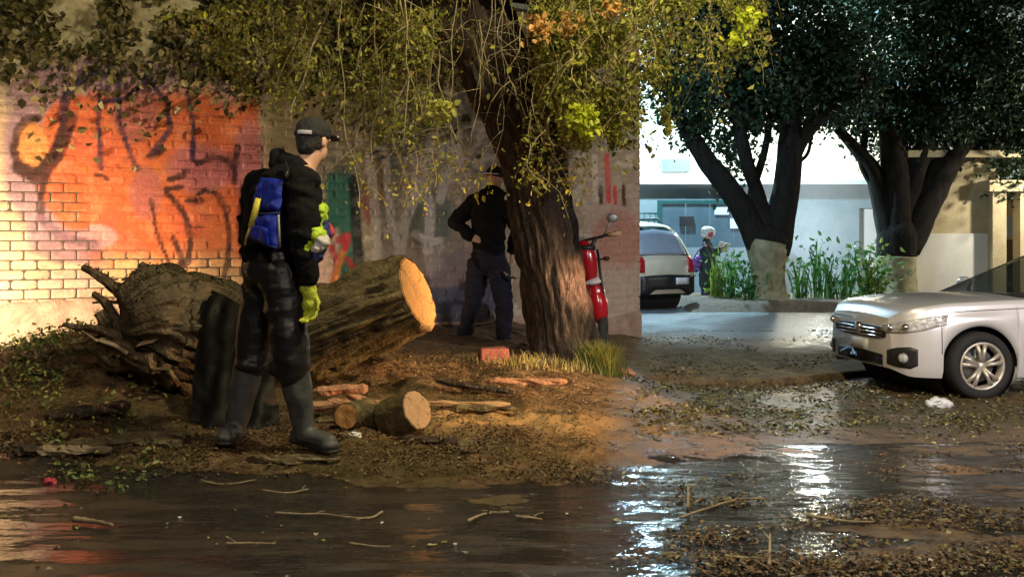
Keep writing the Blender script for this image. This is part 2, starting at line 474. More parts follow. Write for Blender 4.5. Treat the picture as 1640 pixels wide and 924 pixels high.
def mixc(f, a_, b_):
    x = n.new('ShaderNodeMix'); x.data_type = 'RGBA'
    for s_, q in ((0, f), (6, a_), (7, b_)):
        if hasattr(q, 'is_linked') or hasattr(q, 'links'): l.new(q, x.inputs[s_])
        elif s_ == 0: x.inputs[0].default_value = q
        else: x.inputs[s_].default_value = (q[0], q[1], q[2], 1)
    return x.outputs[2]
def mixf(f, a_, b_):
    x = n.new('ShaderNodeMix'); x.data_type = 'FLOAT'
    for s_, q in ((0, f), (2, a_), (3, b_)):
        if hasattr(q, 'links'): l.new(q, x.inputs[s_])
        else: x.inputs[s_].default_value = q
    return x.outputs[0]
def math_(op, a_, b_=None, clamp=False):
    x = n.new('ShaderNodeMath'); x.operation = op; x.use_clamp = clamp
    for s_, q in ((0, a_), (1, b_)):
        if q is None: continue
        if hasattr(q, 'links'): l.new(q, x.inputs[s_])
        else: x.inputs[s_].default_value = q
    return x.outputs[0]
big = tex(1.6); fine = tex(28, 10, .75); mid = tex(7, 8)
# fine break-up of the soil edge
sb = math_('ADD', sep.outputs[0], math_('MULTIPLY', math_('SUBTRACT', fine.outputs[0], .5), 1.3))
soil = ramp(n, [(.40, (0, 0, 0)), (.66, (1, 1, 1))]); l.new(sb, soil.inputs[0])
asph = ramp(n, [(.3, (.012, .011, .012)), (.7, (.034, .032, .033))]); l.new(fine.outputs[0], asph.inputs[0])
soilc = ramp(n, [(.28, (.04, .024, .012)), (.5, (.15, .092, .046)), (.72, (.32, .21, .11))]); l.new(mid.outputs[0], soilc.inputs[0])
mulch = ramp(n, [(.3, (.03, .03, .012)), (.7, (.13, .12, .04))]); l.new(fine.outputs[0], mulch.inputs[0])
mulch2 = ramp(n, [(.3, (.10, .085, .045)), (.7, (.28, .24, .13))]); l.new(mid.outputs[0], mulch2.inputs[0])
sawc = ramp(n, [(.3, (.42, .24, .10)), (.7, (.74, .47, .22))]); l.new(fine.outputs[0], sawc.inputs[0])
pavec = ramp(n, [(.3, (.12, .14, .16)), (.7, (.22, .24, .27))]); l.new(big.outputs[0], pavec.inputs[0])
mps = n.new('ShaderNodeMapping'); mps.inputs['Scale'].default_value = (.75, 3.4, 1); l.new(geo.outputs['Position'], mps.inputs[0])
strk = tex(1.7, 9, .72, mps.outputs[0])
film = ramp(n, [(.50, (0, 0, 0)), (.60, (1, 1, 1))]); l.new(strk.outputs[0], film.inputs[0])
muddy = mixc(math_('MULTIPLY', film.outputs[0], .5), asph.outputs[0], (.060, .042, .028))
c = mixc(soil.outputs[0], muddy, soilc.outputs[0])
c = mixc(math_('MULTIPLY', sep.outputs[1], .7), c, mulch.outputs[0])
c = mixc(math_('MULTIPLY', at3.outputs['Fac'], .8), c, mulch2.outputs[0])
c = mixc(sep.outputs[2], c, sawc.outputs[0])
c = mixc(at2.outputs['Fac'], c, pavec.outputs[0])
l.new(c, p.inputs['Base Color'])
wr = ramp(n, [(.35, (.035,) * 3), (.65, (.13,) * 3)]); l.new(mid.outputs[0], wr.inputs[0])
sr = ramp(n, [(.35, (.20,) * 3), (.65, (.62,) * 3)]); l.new(mid.outputs[0], sr.inputs[0])
r_ = mixf(film.outputs[0], wr.outputs[0], .27)
r_ = mixf(soil.outputs[0], r_, sr.outputs[0])
r_ = mixf(sep.outputs[2], r_, .9)
r_ = mixf(at3.outputs['Fac'], r_, .95)
sp_ = mixf(at3.outputs['Fac'], .55, .12)
l.new(sp_, p.inputs['Specular IOR Level'])
r_ = mixf(at2.outputs['Fac'], r_, .35)
l.new(r_, p.inputs['Roughness'])
# ripples of the water film and relief of the soil
mp = n.new('ShaderNodeMapping'); mp.inputs['Scale'].default_value = (.6, 1.3, 1); l.new(geo.outputs['Position'], mp.inputs[0])
rip = tex(13, 4, .55, mp.outputs[0]); grit = tex(120, 2)
hw = math_('ADD', math_('MULTIPLY', rip.outputs[0], .22), math_('MULTIPLY', math_('MULTIPLY', fine.outputs[0], film.outputs[0]), .45))
hs = math_('ADD', math_('MULTIPLY', mid.outputs[0], 1.2), math_('MULTIPLY', fine.outputs[0], 1.1))
h = mixf(soil.outputs[0], hw, hs)
b = n.new('ShaderNodeBump'); b.inputs['Distance'].default_value = .03; b.inputs['Strength'].default_value = 1.0
l.new(h, b.inputs['Height']); l.new(b.outputs[0], p.inputs['Normal'])
tag(part('ground', me, m), kind='structure')

# ------------------------------------------------------------------ brick wall with graffiti
P0 = Vector((-4.556, 10.0, 0)); P1 = Vector((1.60, 14.05, 0))
WD = (P1 - P0).normalized(); WN = Vector((WD.y, -WD.x, 0))      # WN looks towards the road
WLEN = (P1 - P0).length; WTOP = 3.9; T0 = -5.2
def wallpt(t, z, off=0.0): return P0 + WD * t + WN * off + Vector((0, 0, z))
def seg(px, py, ax, ay, bx, by):
    dx, dy = bx - ax, by - ay; L = dx * dx + dy * dy + 1e-9
    t = np.clip(((px - ax) * dx + (py - ay) * dy) / L, 0, 1)
    return np.hypot(px - ax - t * dx, py - ay - t * dy)
STROKES = [  # spray lines: points, half width, colour
    ([(60, 190), (42, 192), (28, 210), (22, 240), (30, 268), (48, 282), (66, 270), (88, 240), (100, 205)], 7, 'd'),
    ([(30, 268), (60, 285), (90, 250), (104, 215), (112, 190)], 13, 'd'),
    ([(100, 215), (78, 270), (66, 310), (66, 350)], 6, 'd'),
    ([(100, 190), (104, 160), (120, 132), (150, 118), (185, 122)], 9, 'b'),
    ([(185, 122), (160, 150), (158, 200), (162, 270)], 4, 'b'),
    ([(188, 125), (192, 200), (215, 262), (222, 272)], 4, 'b'),
    ([(160, 165), (200, 158), (235, 130)], 4, 'b'), ([(235, 125), (268, 165), (272, 210), (240, 250)], 5, 'b'),
    ([(240, 250), (262, 240)], 4, 'd'), ([(300, 150), (310, 200), (308, 255), (318, 262)], 4, 'b'),
    ([(318, 262), (340, 252), (362, 256), (376, 272)], 5, 'd'), ([(380, 235), (377, 260), (375, 292)], 5, 'd'),
    ([(152, 281), (162, 281), (172, 288)], 3, 'd'), ([(272, 288), (292, 282), (298, 274)], 5, 'd'),
    ([(264, 303), (290, 300)], 4, 'd'), ([(266, 308), (285, 328), (300, 352), (305, 385), (302, 420), (292, 425)], 5, 'd'),
    ([(300, 322), (322, 322)], 5, 'd'), ([(318, 312), (328, 304), (350, 312), (362, 340), (368, 380), (364, 420), (356, 455)], 4, 'd'),
    ([(242, 320), (250, 370), (260, 395), (275, 430)], 3, 'd'), ([(278, 382), (292, 415), (285, 430)], 5, 'd'),
    ([(305, 364), (325, 364)], 2, 'd'), ([(64, 350), (100, 380), (150, 392)], 8, 'p'),
    ([(390, 300), (384, 350), (386, 390)], 5, 'd'),
    ([(566, 290), (574, 420)], 9, 'k'), ([(592, 250), (600, 330), (604, 405), (600, 440)], 8, 'l'), ([(616, 240), (622, 300), (625, 350), (640, 400)], 6, 'l'),
    ([(690, 225), (672, 300), (650, 350), (640, 405)], 9, 'l'), ([(640, 215), (668, 260), (690, 330), (686, 400)], 8, 'l'),
    ([(690, 240), (730, 232), (740, 260), (715, 275), (705, 320)], 8, 'l'), ([(665, 375), (690, 388), (705, 385)], 6, 'l'),
    ([(952, 250), (955, 320)], 4, 'l'), ([(972, 250), (975, 322)], 4, 'r'), ([(985, 300), (986, 326)], 3, 'r'), ([(998, 298), (1000, 328)], 3, 'd'), ([(962, 300), (963, 325)], 3, 'd'),
    ([(530, 395), (541, 420), (534, 455)], 5, 'r'), ([(552, 396), (543, 425), (534, 458)], 4, 'o'), ([(543, 385), (556, 378), (553, 398)], 6, 'c'),
    ([(556, 415), (566, 430)], 4, 'c'),
]
SC_ = {'d': (.045, .014, .014), 'b': (.022, .014, .05), 'p': (.18, .10, .13), 'k': (.012, .018, .03), 'l': (.52, .47, .43), 'r': (.55, .06, .06), 'o': (.80, .28, .06), 'c': (.62, .03, .05)}
def paint(px, py):
    """albedo of the wall at photo position (px, py): sprayed colour fields, bare brick, stains"""
    n1 = fbm(px / 45, py / 45, 41); n2 = fbm(px / 16, py / 12, 42); n3 = fbm(px / 120, py / 90, 43)
    base = np.empty(px.shape + (3,)); base[:] = (.52, .41, .27)
    def lay(mask, colr):
        base[:] = base * (1 - mask[..., None]) + np.asarray(colr) * mask[..., None]
    lay(ss(.35, .75, n2) * .35, (.40, .26, .17))
    # upper wall: lime wash, algae, soot
    up = ss(190, 120, py + (n1 - .5) * 120) * ss(470, 380, px)
    lay(up, (.50, .44, .26)); lay(up * ss(.56, .7, n1) * .8, (.14, .12, .05)); lay(up * ss(.55, .7, n2), (.60, .54, .36))
    # middle wall right of the orange field
    midw = ss(405, 440, px + (n1 - .5) * 30)
    lay(midw, (.34, .28, .20)); lay(midw * ss(.45, .68, n1) * .8, (.17, .16, .14)); lay(midw * ss(.58, .68, n2) * .8, (.54, .48, .38))
    lay(midw * ss(300, 200, py) * ss(700, 420, px) * .6, (.30, .25, .11))
    def ell(cx, cy, rx, ry, k=.35, s=.5): return ss(1 + k, 1 - k * .2, np.hypot((px - cx) / rx, (py - cy) / ry) + (n1 - .5) * s)
    # teal and navy fields
    lay(ss(516, 526, px) * ss(572, 560, px) * ss(262, 290, py) * ss(470, 440, py) * .95, (.03, .17, .13))
    lay(ell(735, 470, 60, 60, .3) * .9, (.035, .05, .10)); lay(ell(690, 350, 34, 40) * .7, (.07, .12, .11)); lay(ell(620, 290, 18, 60) * .5, (.06, .11, .10))
    lay(ell(595, 320, 13, 36) * .8, (.30, .07, .07)); lay(ell(602, 290, 14, 30) * .6, (.28, .20, .05))
    lay(ell(700, 430, 60, 26) * .6, (.30, .22, .20)); lay(ell(765, 385, 20, 34) * .6, (.38, .26, .24))
    lay(ell(640, 420, 60, 22) * .8, (.40, .33, .30))
    # big white and pink letter low beside the man
    lay(ss(492, 500, px) * ss(548, 538, px) * ss(360, 380, py + (n1 - .5) * 12) * ss(478, 460, py), (.74, .50, .40))
    # pink brick near the free end of the wall
    lay(ss(930, 950, px) * ss(245, 330, py), (.42, .33, .27)); lay(ell(990, 385, 34, 42, .3, .3) * .85, (.40, .20, .15)); lay(ell(985, 470, 30, 40) * .6, (.46, .38, .30))
    # left: lilac shadow letters then orange field
    lil = np.maximum.reduce([ell(70, 250, 62, 110, .22, .35), ell(140, 150, 120, 50, .3), ell(110, 370, 60, 45, .3), ell(240, 150, 130, 45, .4) * .8])
    lay(lil * .92, (.30, .185, .23))
    lay(ell(150, 395, 42, 28, .4) * .8, (.52, .27, .30)); lay(ell(130, 455, 60, 18, .5) * .55, (.50, .28, .26))
    org = np.maximum.reduce([ell(135, 260, 78, 105, .10, .18), ss(135, 150, px) * ss(418, 410, px + (n2 - .5) * 10) * ss(135, 165, py + (n1 - .5) * 50 - ss(330, 360, px) * 12) * ss(455, 405, py + (n1 - .5) * 70)])
    org = np.clip(org, 0, 1)
    lay(org * .95, (.58, .12, .032)); lay(org * ss(.5, .75, n1) * .6, (.50, .10, .06)); lay(org * ss(.5, .7, n3) * .6, (.60, .21, .06)); lay(org * ss(.56, .7, n2) * .5, (.66, .24, .12))
    lay(ell(50, 240, 26, 42, .15, .1), (.62, .26, .08))
    lay(ell(235, 310, 22, 34) * .6, (.34, .13, .15)); lay(ell(325, 270, 50, 34) * .65, (.40, .15, .19)); lay(ell(398, 260, 24, 60) * .6, (.42, .18, .24)); lay(ell(160, 380, 26, 18) * .8, (.55, .28, .30)); lay(ell(215, 180, 34, 40) * .6, (.34, .12, .14))
    lay(ell(110, 400, 60, 18, .3) * .6, (.24, .13, .14))
    low = ss(395, 430, py + (n1 - .5) * 40) * ss(150, 175, px) * ss(420, 400, px)
    lay(low * .55, (.64, .36, .15))
    lay(ss(.55, .8, fbm(px / 9, py / 5, 44)) * .25, (.20, .12, .08))
    for pts, hw_, k in STROKES:
        d = np.full(px.shape, 1e9)
        for (a_, b_) in zip(pts[:-1], pts[1:]): d = np.minimum(d, seg(px, py, a_[0], a_[1], b_[0], b_[1]))
        fade = .75 + .25 * ss(.35, .55, n2)
        lay(ss(hw_ * 1.02 + 1.2, hw_ * .78, d + (n2 - .5) * 2.4) * fade * .95, SC_[k])
    return base
def proj(V):
    V = np.asarray(V)
    return 820 + F * V[:, 0] / V[:, 1], HZ - F * (V[:, 2] - CAMH) / V[:, 1]

wall = thing('brick_wall', 'tall brick wall sprayed with orange and purple graffiti behind the cut trunk', 'wall', (P0.x, P0.y, 0))
# core behind the bricks (mortar)
mb = MB()
ang = math.atan2(WD.y, WD.x)
RW = Matrix.Rotation(ang, 3, 'Z')
cpt = (wallpt(T0, 0) + wallpt(WLEN, 0)) / 2 + WN * (-.16)
mb.box(cpt + Vector((0, 0, WTOP / 2 - .2)), (WLEN - T0 - .012, .30, WTOP + .4 - .01), rot=RW)
part('mortar_core', mb.mesh(smooth=False), M['joint'], wall, True)
tt_ = np.arange(T0, WLEN, .028); zz_ = np.arange(.1, WTOP, .022)
A_, B_ = np.meshgrid(tt_, zz_)
def bare(px, py):
    n1 = fbm(px / 45, py / 45, 41)
    b_ = np.maximum(ss(270, 310, py + (n1 - .5) * 50) * ss(160, 110, px - ss(330, 470, py) * 60), ss(395, 425, py + (n1 - .5) * 30) * ss(440, 400, px))
    return np.clip(b_ + .10, 0, 1)
Vm = np.array([P0.x, P0.y, 0]) + np.outer(A_.ravel(), WD)
Vm[:, 2] = B_.ravel(); X, Y_ = 820 + F * Vm[:, 0] / Vm[:, 1], HZ - F * (Vm[:, 2] - CAMH) / Vm[:, 1]
bz = bare(X, Y_)
Vm += np.outer(-.0035 - .009 * bz, WN)
ix = np.arange(A_.size).reshape(A_.shape)
Qm = np.stack([ix[:-1, :-1], ix[:-1, 1:], ix[1:, 1:], ix[1:, :-1]], -1).reshape(-1, 4)
me = nmesh(Vm, Qm, True)
setcol(me, paint(X, Y_) * (1 - .84 * bz)[:, None])
part('mortar_face', me, M['brick'], wall, True)
def brick_geo(t, z, L, H, D, q, nu, nvv):
    """one brick: front face as a fine grid with worn edges, and four sides"""
    tt = np.linspace(0, 1, nu + 1); zz = np.linspace(0, 1, nvv + 1)
    vs = []
    for j in zz:
        for i in tt:
            e = min(i, 1 - i) * L; e2 = min(j, 1 - j) * H
            rnd = .006 * (1 if e < .001 else 0) + .006 * (1 if e2 < .001 else 0)
            ii = i; jj = j
            if e < .001: ii = i + (.012 if i < .5 else -.012) * (0 if 0 < j < 1 else 1)
            vs.append(wallpt(t + ii * L, z + jj * H, q - rnd + random.uniform(-.0012, .0012)))
    W1 = nu + 1; fs = [(j * W1 + i, j * W1 + i + 1, (j + 1) * W1 + i + 1, (j + 1) * W1 + i) for j in range(nvv) for i in range(nu)]
    b = len(vs)
    cs = [(0, 0), (1, 0), (1, 1), (0, 1)]
    for (i, j) in cs: vs.append(wallpt(t + i * L, z + j * H, -D))
    fs += [(b, b + 1, nu, 0), (b + 3, nvv * W1, nvv * W1 + nu, b + 2), (b, 0, nvv * W1, b + 3), (b + 1, b + 2, nvv * W1 + nu, nu)]
    return vs, fs
BL, BH = .225, .088
items = []
for r in range(-2, int(WTOP / BH)):
    off = (r % 2) * .5 * BL
    for k in range(int((WLEN - T0) / BL) + 2):
        t = T0 + k * BL - off
        a_, b_ = max(t, T0), min(t + BL, WLEN)
        if b_ - a_ < .05: continue
        items.append((a_, b_, r * BH + .004))
def vis(it):
    c = wallpt((it[0] + it[1]) / 2, it[2] + .04); px, py = proj([c]); px, py = px[0], py[0]
    if px < -15 or px > 440 or py < 150 or py > 492: return -1e9
    return (py - 150) * 1.0 - abs(px - 150) * .25 + (200 if py > 270 else 0)
order = sorted(range(len(items)), key=lambda i: -vis(items[i]))
single = set(order[:285])
stuffv = []; stufff = []
for i, (a_, b_, z) in enumerate(items):
    L = b_ - a_ - .011; H = BH - .011
    L *= random.uniform(.98, 1.0)
    q = random.uniform(-.005, .005)
    c = wallpt((a_ + b_) / 2, z); px = 820 + F * c.x / c.y
    inview = -60 < px < 1080
    nu, nv_ = (11, 4) if inview else (1, 1)
    vs, fs = brick_geo(a_ + .0055, z + .0055, L, H, .03, q, nu, nv_)
    if i in single:
        mb = MB(); mb.add(vs, fs); me = mb.mesh(smooth=False)
        X, Y_ = proj(vs); setcol(me, paint(X, Y_) * random.choice([random.uniform(.80, 1.1), random.uniform(.9, 1.1)]) * np.clip(.72 + .55 * fbm(X / 5, Y_ / 3.5, 47), .5, 1.1)[:, None])
        part('brick', me, M['brick'], wall, True)
    else:
        b = len(stuffv); stuffv.extend(vs); stufff.extend([tuple(k + b for k in f) for f in fs])
me = bpy.data.meshes.new('b'); me.from_pydata([tuple(v) for v in stuffv], [], stufff)
X, Y_ = proj(stuffv); setcol(me, paint(X, Y_))
o = part('brickwork', me, M['brick'], wall, True); tag(o, kind='stuff')
# end return of the wall and coping
mb = MB()
for r in range(-1, int(WTOP / BH)):
    c = wallpt(WLEN + .006, r * BH + BH / 2, -.16)
    mb.box(c, (.02, .28 * random.uniform(.97, 1), BH - .012), rot=RW, jit=.002)
me = mb.mesh(smooth=False); X, Y_ = proj([v for v in mb.v]); setcol(me, np.tile((.46, .33, .27), (len(mb.v), 1)) * rng.uniform(.8, 1.1, (len(mb.v), 1)))
tag(part('end_bricks', me, M['brick'], wall, True), kind='stuff')
mb = MB(); mb.box(cpt + Vector((0, 0, WTOP + .045)), (WLEN - T0 + .06, .42, .07), rot=RW, jit=.01)
part('coping', mb.mesh(smooth=False), M['greywall'], wall, True)
# rough plaster foot
ts = np.linspace(T0, WLEN, 260); zs = np.linspace(-.4, 1, 30)
vs = []; 
TT, ZZ = np.meshgrid(ts, zs)
top = .68 - .34 * ss(1.0, 4.5, ts) + .12 * (fbm(ts * 1.6, ts * 0, 55) - .5) + .06 * (fbm(ts * 9, ts * 0, 56) - .5)
for j, zf in enumerate(zs):
    for i, t in enumerate(ts):
        z = -.3 + (top[i] + .3) * (j / (len(zs) - 1))
        vs.append(wallpt(t, z, (.034 if j < len(zs) - 1 else .002) + .028 * (fbm(t * 7, z * 7, 57, 5) - .5)))
nI = len(ts); fs = [(j * nI + i, j * nI + i + 1, (j + 1) * nI + i + 1, (j + 1) * nI + i) for j in range(len(zs) - 1) for i in range(nI - 1)]
mb = MB(); mb.add(vs, fs); part('plaster_foot', mb.mesh(), M['plaster_rough'], wall, True)

# creeper hanging over the wall top, left
n = 9500
t = rng.uniform(T0, 5.0, n * 2); z = 3.95 - np.abs(rng.normal(0, .62, n * 2)) ** 1.0
keep = fbm(t * 1.6, z * 1.4, 61) + (z - 2.9) * .16 > .50
t, z = t[keep], z[keep]; q = rng.uniform(.01, .17, len(t))
Pp = np.array([P0.x, P0.y, 0]) + np.outer(t, WD) + np.outer(q, WN); Pp[:, 2] = z
me = leaves(Pp, rng.uniform(.05, .10, len(t)), mixcols(len(t), [(.20, .18, .06), (.10, .10, .035), (.34, .29, .13), (.05, .055, .02)]), hang=.8, asp=.8)
o = part('creeper', me, M['leaf']); tag(o, 'dark leafy creeper hanging over the top of the graffiti wall', 'creeper', kind='stuff')

# ------------------------------------------------------------------ bark helper
def furrow(freq_t, freq_l, amp, seed, R=1.0):
    def fn(th, L, i):
        q = Vector((math.cos(th) * freq_t, math.sin(th) * freq_t, L * freq_l + seed))
        a_ = mn.noise(q * 1.0 + Vector((0, 0, .8 * mn.noise(Vector((th, L * 2, seed))))))
        b_ = mn.noise(Vector((q.x * 2.3, q.y * 2.3, q.z * 2.0)))
        c_ = mn.noise(Vector((q.x * .22, q.y * .22, q.z * .3)))
        rid = 1 - abs(a_) * 2.2
        rid2 = 1 - abs(b_) * 2.0
        return 1 + amp * (-rid * .9 - rid2 * .45 + .6) + .10 * c_
    return fn
def curve(pts, n):
    """Catmull-Rom through pts = [(Vector, r)...] -> n samples"""
    P = [p for p, r in pts]; R = [r for p, r in pts]
    P = [P[0] * 2 - P[1]] + P + [P[-1] * 2 - P[-2]]; R = [R[0]] + R + [R[-1]]
    out = []; rr = []; m_ = len(pts) - 1
    for k in range(n):
        s_ = k / (n - 1) * m_; i = min(int(s_), m_ - 1); t = s_ - i
        a, b, c, d = P[i:i + 4]; e, f, g_, h_ = R[i:i + 4]
        cr = lambda a, b, c, d: .5 * ((2 * b) + (c - a) * t + (2 * a - 5 * b + 4 * c - d) * t * t + (3 * b - a - 3 * c + d) * t ** 3)
        out.append(cr(a, b, c, d)); rr.append(max(.002, cr(e, f, g_, h_)))
    return out, rr

# ------------------------------------------------------------------ near tree
TY = 9.6; S1 = F / TY
tr = thing('street_tree', 'old leaning tree with dark furrowed trunk and thin hanging branches in the middle', 'tree', (W(925, 590, TY).x, TY, g(W(925, 590, TY).x, TY)))
def tp(px, py, r, dy=0): return (W(px, py, TY + dy), r / S1)
mb = MB()
pts, rad = curve([tp(914, 612, 84), tp(913, 590, 66), tp(906, 560, 58), tp(896, 500, 53), tp(881, 420, 50), tp(868, 340, 50), tp(856, 260, 50), tp(828, 180, 56), tp(790, 90, 58), tp(756, 0, 54), tp(735, -110, 38), tp(720, -260, 30), tp(700, -420, 20)], 190)
def flare(fn0):
    def fn(th, L, i):
        k = fn0(th, L, i)
        lob = max(0, 1 - L / .45)
        return k * (1 + .22 * lob * math.sin(th * 5 + 1.2))
    return fn
mb.tube(pts, rad, n=110, fn=flare(furrow(7.5, 2.2, .13, 3.3)))
part('trunk', mb.mesh(), M['bark'], tr, True)
def limb(pts_, n=60, nr=28, amp=.08, m='bark'):
    mb = MB(); p_, r_2 = curve(pts_, n); mb.tube(p_, r_2, n=nr, fn=furrow(5, 3, amp, random.uniform(0, 50)))
    return part('limb', mb.mesh(), M[m], tr, True)
limb([tp(838, 200, 34), tp(855, 120, 32, .1), tp(885, 40, 28, .2), tp(930, -60, 22, .3), tp(985, -200, 14, .4)])
limb([tp(812, 110, 30), tp(745, 60, 30, -.2), tp(690, 10, 26, -.4), tp(600, -60, 20, -.6), tp(470, -110, 12, -.8)])
limb([tp(770, 20, 24), tp(840, -60, 20, -.8), tp(960, -130, 15, -1.4), tp(1120, -170, 8, -1.7)])
limb([tp(760, 0, 22, .0), tp(700, -70, 18, -1.2), tp(640, -120, 14, -2.0), tp(520, -150, 8, -2.6)])
# hanging twigs
twpaths = []
def strand(px, py0, py1, Y, drift=0, wob=1.0):
    n_ = 14; pts_ = []; ph = random.uniform(0, 6); ph2 = random.uniform(0, 6)
    for k in range(n_):
        f = k / (n_ - 1)
        x = px + drift * f + wob * (9 * math.sin(f * 5 + ph) + 5 * math.sin(f * 13 + ph2)) * (.3 + f)
        pts_.append(W(x, py0 + (py1 - py0) * f, Y + .25 * math.sin(f * 3 + ph)))
    return pts_
spec = [(651, -60, 200, 7.9, 10), (642, 0, 190, 8.2, 5), (728, -40, 245, 8.0, 2), (735, -60, 130, 8.6, 0), (768, 30, 150, 8.4, 18), (833, 20, 150, 8.0, -8), (905, 20, 175, 7.7, 35), (845, 180, 300, 7.9, 15), (880, 190, 300, 8.0, -5), (1022, -50, 60, 7.9, 15), (1030, 60, 200, 8.0, -30), (555, -50, 110, 8.6, -60), (540, -40, 200, 8.3, -70), (600, -20, 260, 8.6, 0), (575, 30, 330, 8.8, 5), (680, 100, 300, 8.4, 25), (660, 150, 330, 8.7, 20), (1140, -20, 110, 8.4, 12), (1175, -20, 70, 8.2, 22), (1090, 0, 90, 8.4, 70), (700, 80, 240, 8.8, 30)]
for sx in spec: twpaths.append((strand(*sx), random.uniform(.004, .009)))
for k in range(75):
    px = random.choice([random.uniform(430, 900), random.uniform(860, 1060), random.uniform(880, 1200)])
    lo = 330 if px < 950 else (300 if px < 1020 else 150)
    twpaths.append((strand(px, random.uniform(-120, 20), random.uniform(60, lo), random.uniform(7.7, 9.2), random.uniform(-45, 45), 1.2), random.uniform(.002, .005)))
LP = []; 
for pts_, r0 in twpaths:
    mb = MB(); n_ = len(pts_)
    mb.tube(pts_, [r0 * (1 - .6 * k / n_) for k in range(n_)], n=5)
    for q in range(random.randint(2, 5)):
        k = random.randint(2, n_ - 3); a_ = pts_[k]
        d = Vector((random.uniform(-1, 1), random.uniform(-.5, .5), random.uniform(-.9, .1))).normalized() * random.uniform(.12, .4)
        e = a_ + d; f_ = e + Vector((d.x * .3, d.y * .3, -random.uniform(.05, .25)))
        mb.tube([a_, a_ + d * .5 + Vector((0, 0, .02)), e, f_], [r0 * .55, r0 * .45, r0 * .35, r0 * .2], n=4)
        LP.extend([e, f_, (e + f_) / 2])
    part('hanging_twig', mb.mesh(), M['twig'], tr, True)
    LP.extend(pts_[2:])
# foliage: leaf clumps along the twigs and curtains
LPa = np.array([tuple(v) for v in LP])
def cloud(n, pxr, pyr, Yr, seed, thr=.5, sc=(60, 45), edge=None):
    px = rng.uniform(pxr[0], pxr[1], n * 3); py = rng.uniform(pyr[0], pyr[1], n * 3); Y = rng.uniform(Yr[0], Yr[1], n * 3)
    k = fbm(px / sc[0] + Y * 1.7, py / sc[1], seed) > thr
    if edge is not None: k &= edge(px, py)
    px, py, Y = px[k][:n], py[k][:n], Y[k][:n]
    return np.stack([(px - 820) / F * Y, Y, CAMH - (py - HZ) / F * Y], -1)
right = cloud(24000, (860, 1075), (-140, 235), (8.1, 9.3), 71, .50, (34, 60), lambda x, y: y < 250 - np.abs(x - 960) * .55 + 40 * np.sin(x / 13.0))
top = cloud(22000, (240, 1230), (-160, 110), (8.0, 9.6), 72, .52, (60, 40), lambda x, y: (y < 60 + 50 * np.sin(x / 47.0) + 25 * np.sin(x / 17.0)) & (rng.uniform(0, 1, x.shape) < .25 + .75 * ss(560, 800, x)))
left_ = cloud(7500, (300, 740), (-20, 250), (8.8, 9.8), 73, .57, (30, 70), lambda x, y: y < 240 - np.abs(x - 580) * .3 - ss(460, 300, x) * 90)
ti = rng.integers(0, len(LPa), 10500); onT = LPa[ti] + rng.normal(0, .04, (10500, 3))
Pp = np.concatenate([right, top, left_, onT])
qx, qy = 820 + F * Pp[:, 0] / Pp[:, 1], HZ - F * (Pp[:, 2] - CAMH) / Pp[:, 1]
gap = np.hypot((qx - 770) / 80, (qy - 120) / 140) < 1
Pp = Pp[~gap | (rng.uniform(0, 1, len(Pp)) < .10)]
pal = [(.30, .30, .05), (.20, .22, .04), (.36, .34, .07), (.12, .14, .03), (.38, .26, .09), (.42, .44, .05)]
me = leaves(Pp, rng.uniform(.014, .032, len(Pp)) * rng.choice([1, 1, 1.9], len(Pp)), mixcols(len(Pp), pal, [.26, .26, .16, .18, .06, .08]), hang=.7, asp=.6)
part('crown', me, M['leaf'], tr, True)
# sprigs with lamplight painted in as brighter leaf colours
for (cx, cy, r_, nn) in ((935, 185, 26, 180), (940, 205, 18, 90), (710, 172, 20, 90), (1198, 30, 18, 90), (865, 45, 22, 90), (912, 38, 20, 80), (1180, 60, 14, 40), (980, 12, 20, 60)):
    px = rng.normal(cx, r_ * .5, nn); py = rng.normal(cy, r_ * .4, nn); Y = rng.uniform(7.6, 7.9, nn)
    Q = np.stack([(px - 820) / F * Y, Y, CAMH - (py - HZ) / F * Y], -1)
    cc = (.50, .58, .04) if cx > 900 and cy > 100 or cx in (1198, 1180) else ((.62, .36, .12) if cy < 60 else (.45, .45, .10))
    tag(part('leaf_sprig', leaves(Q, rng.uniform(.03, .06, nn), mixcols(nn, [cc]), hang=.4, asp=.8), M['leaf'], tr, True), kind='stuff')

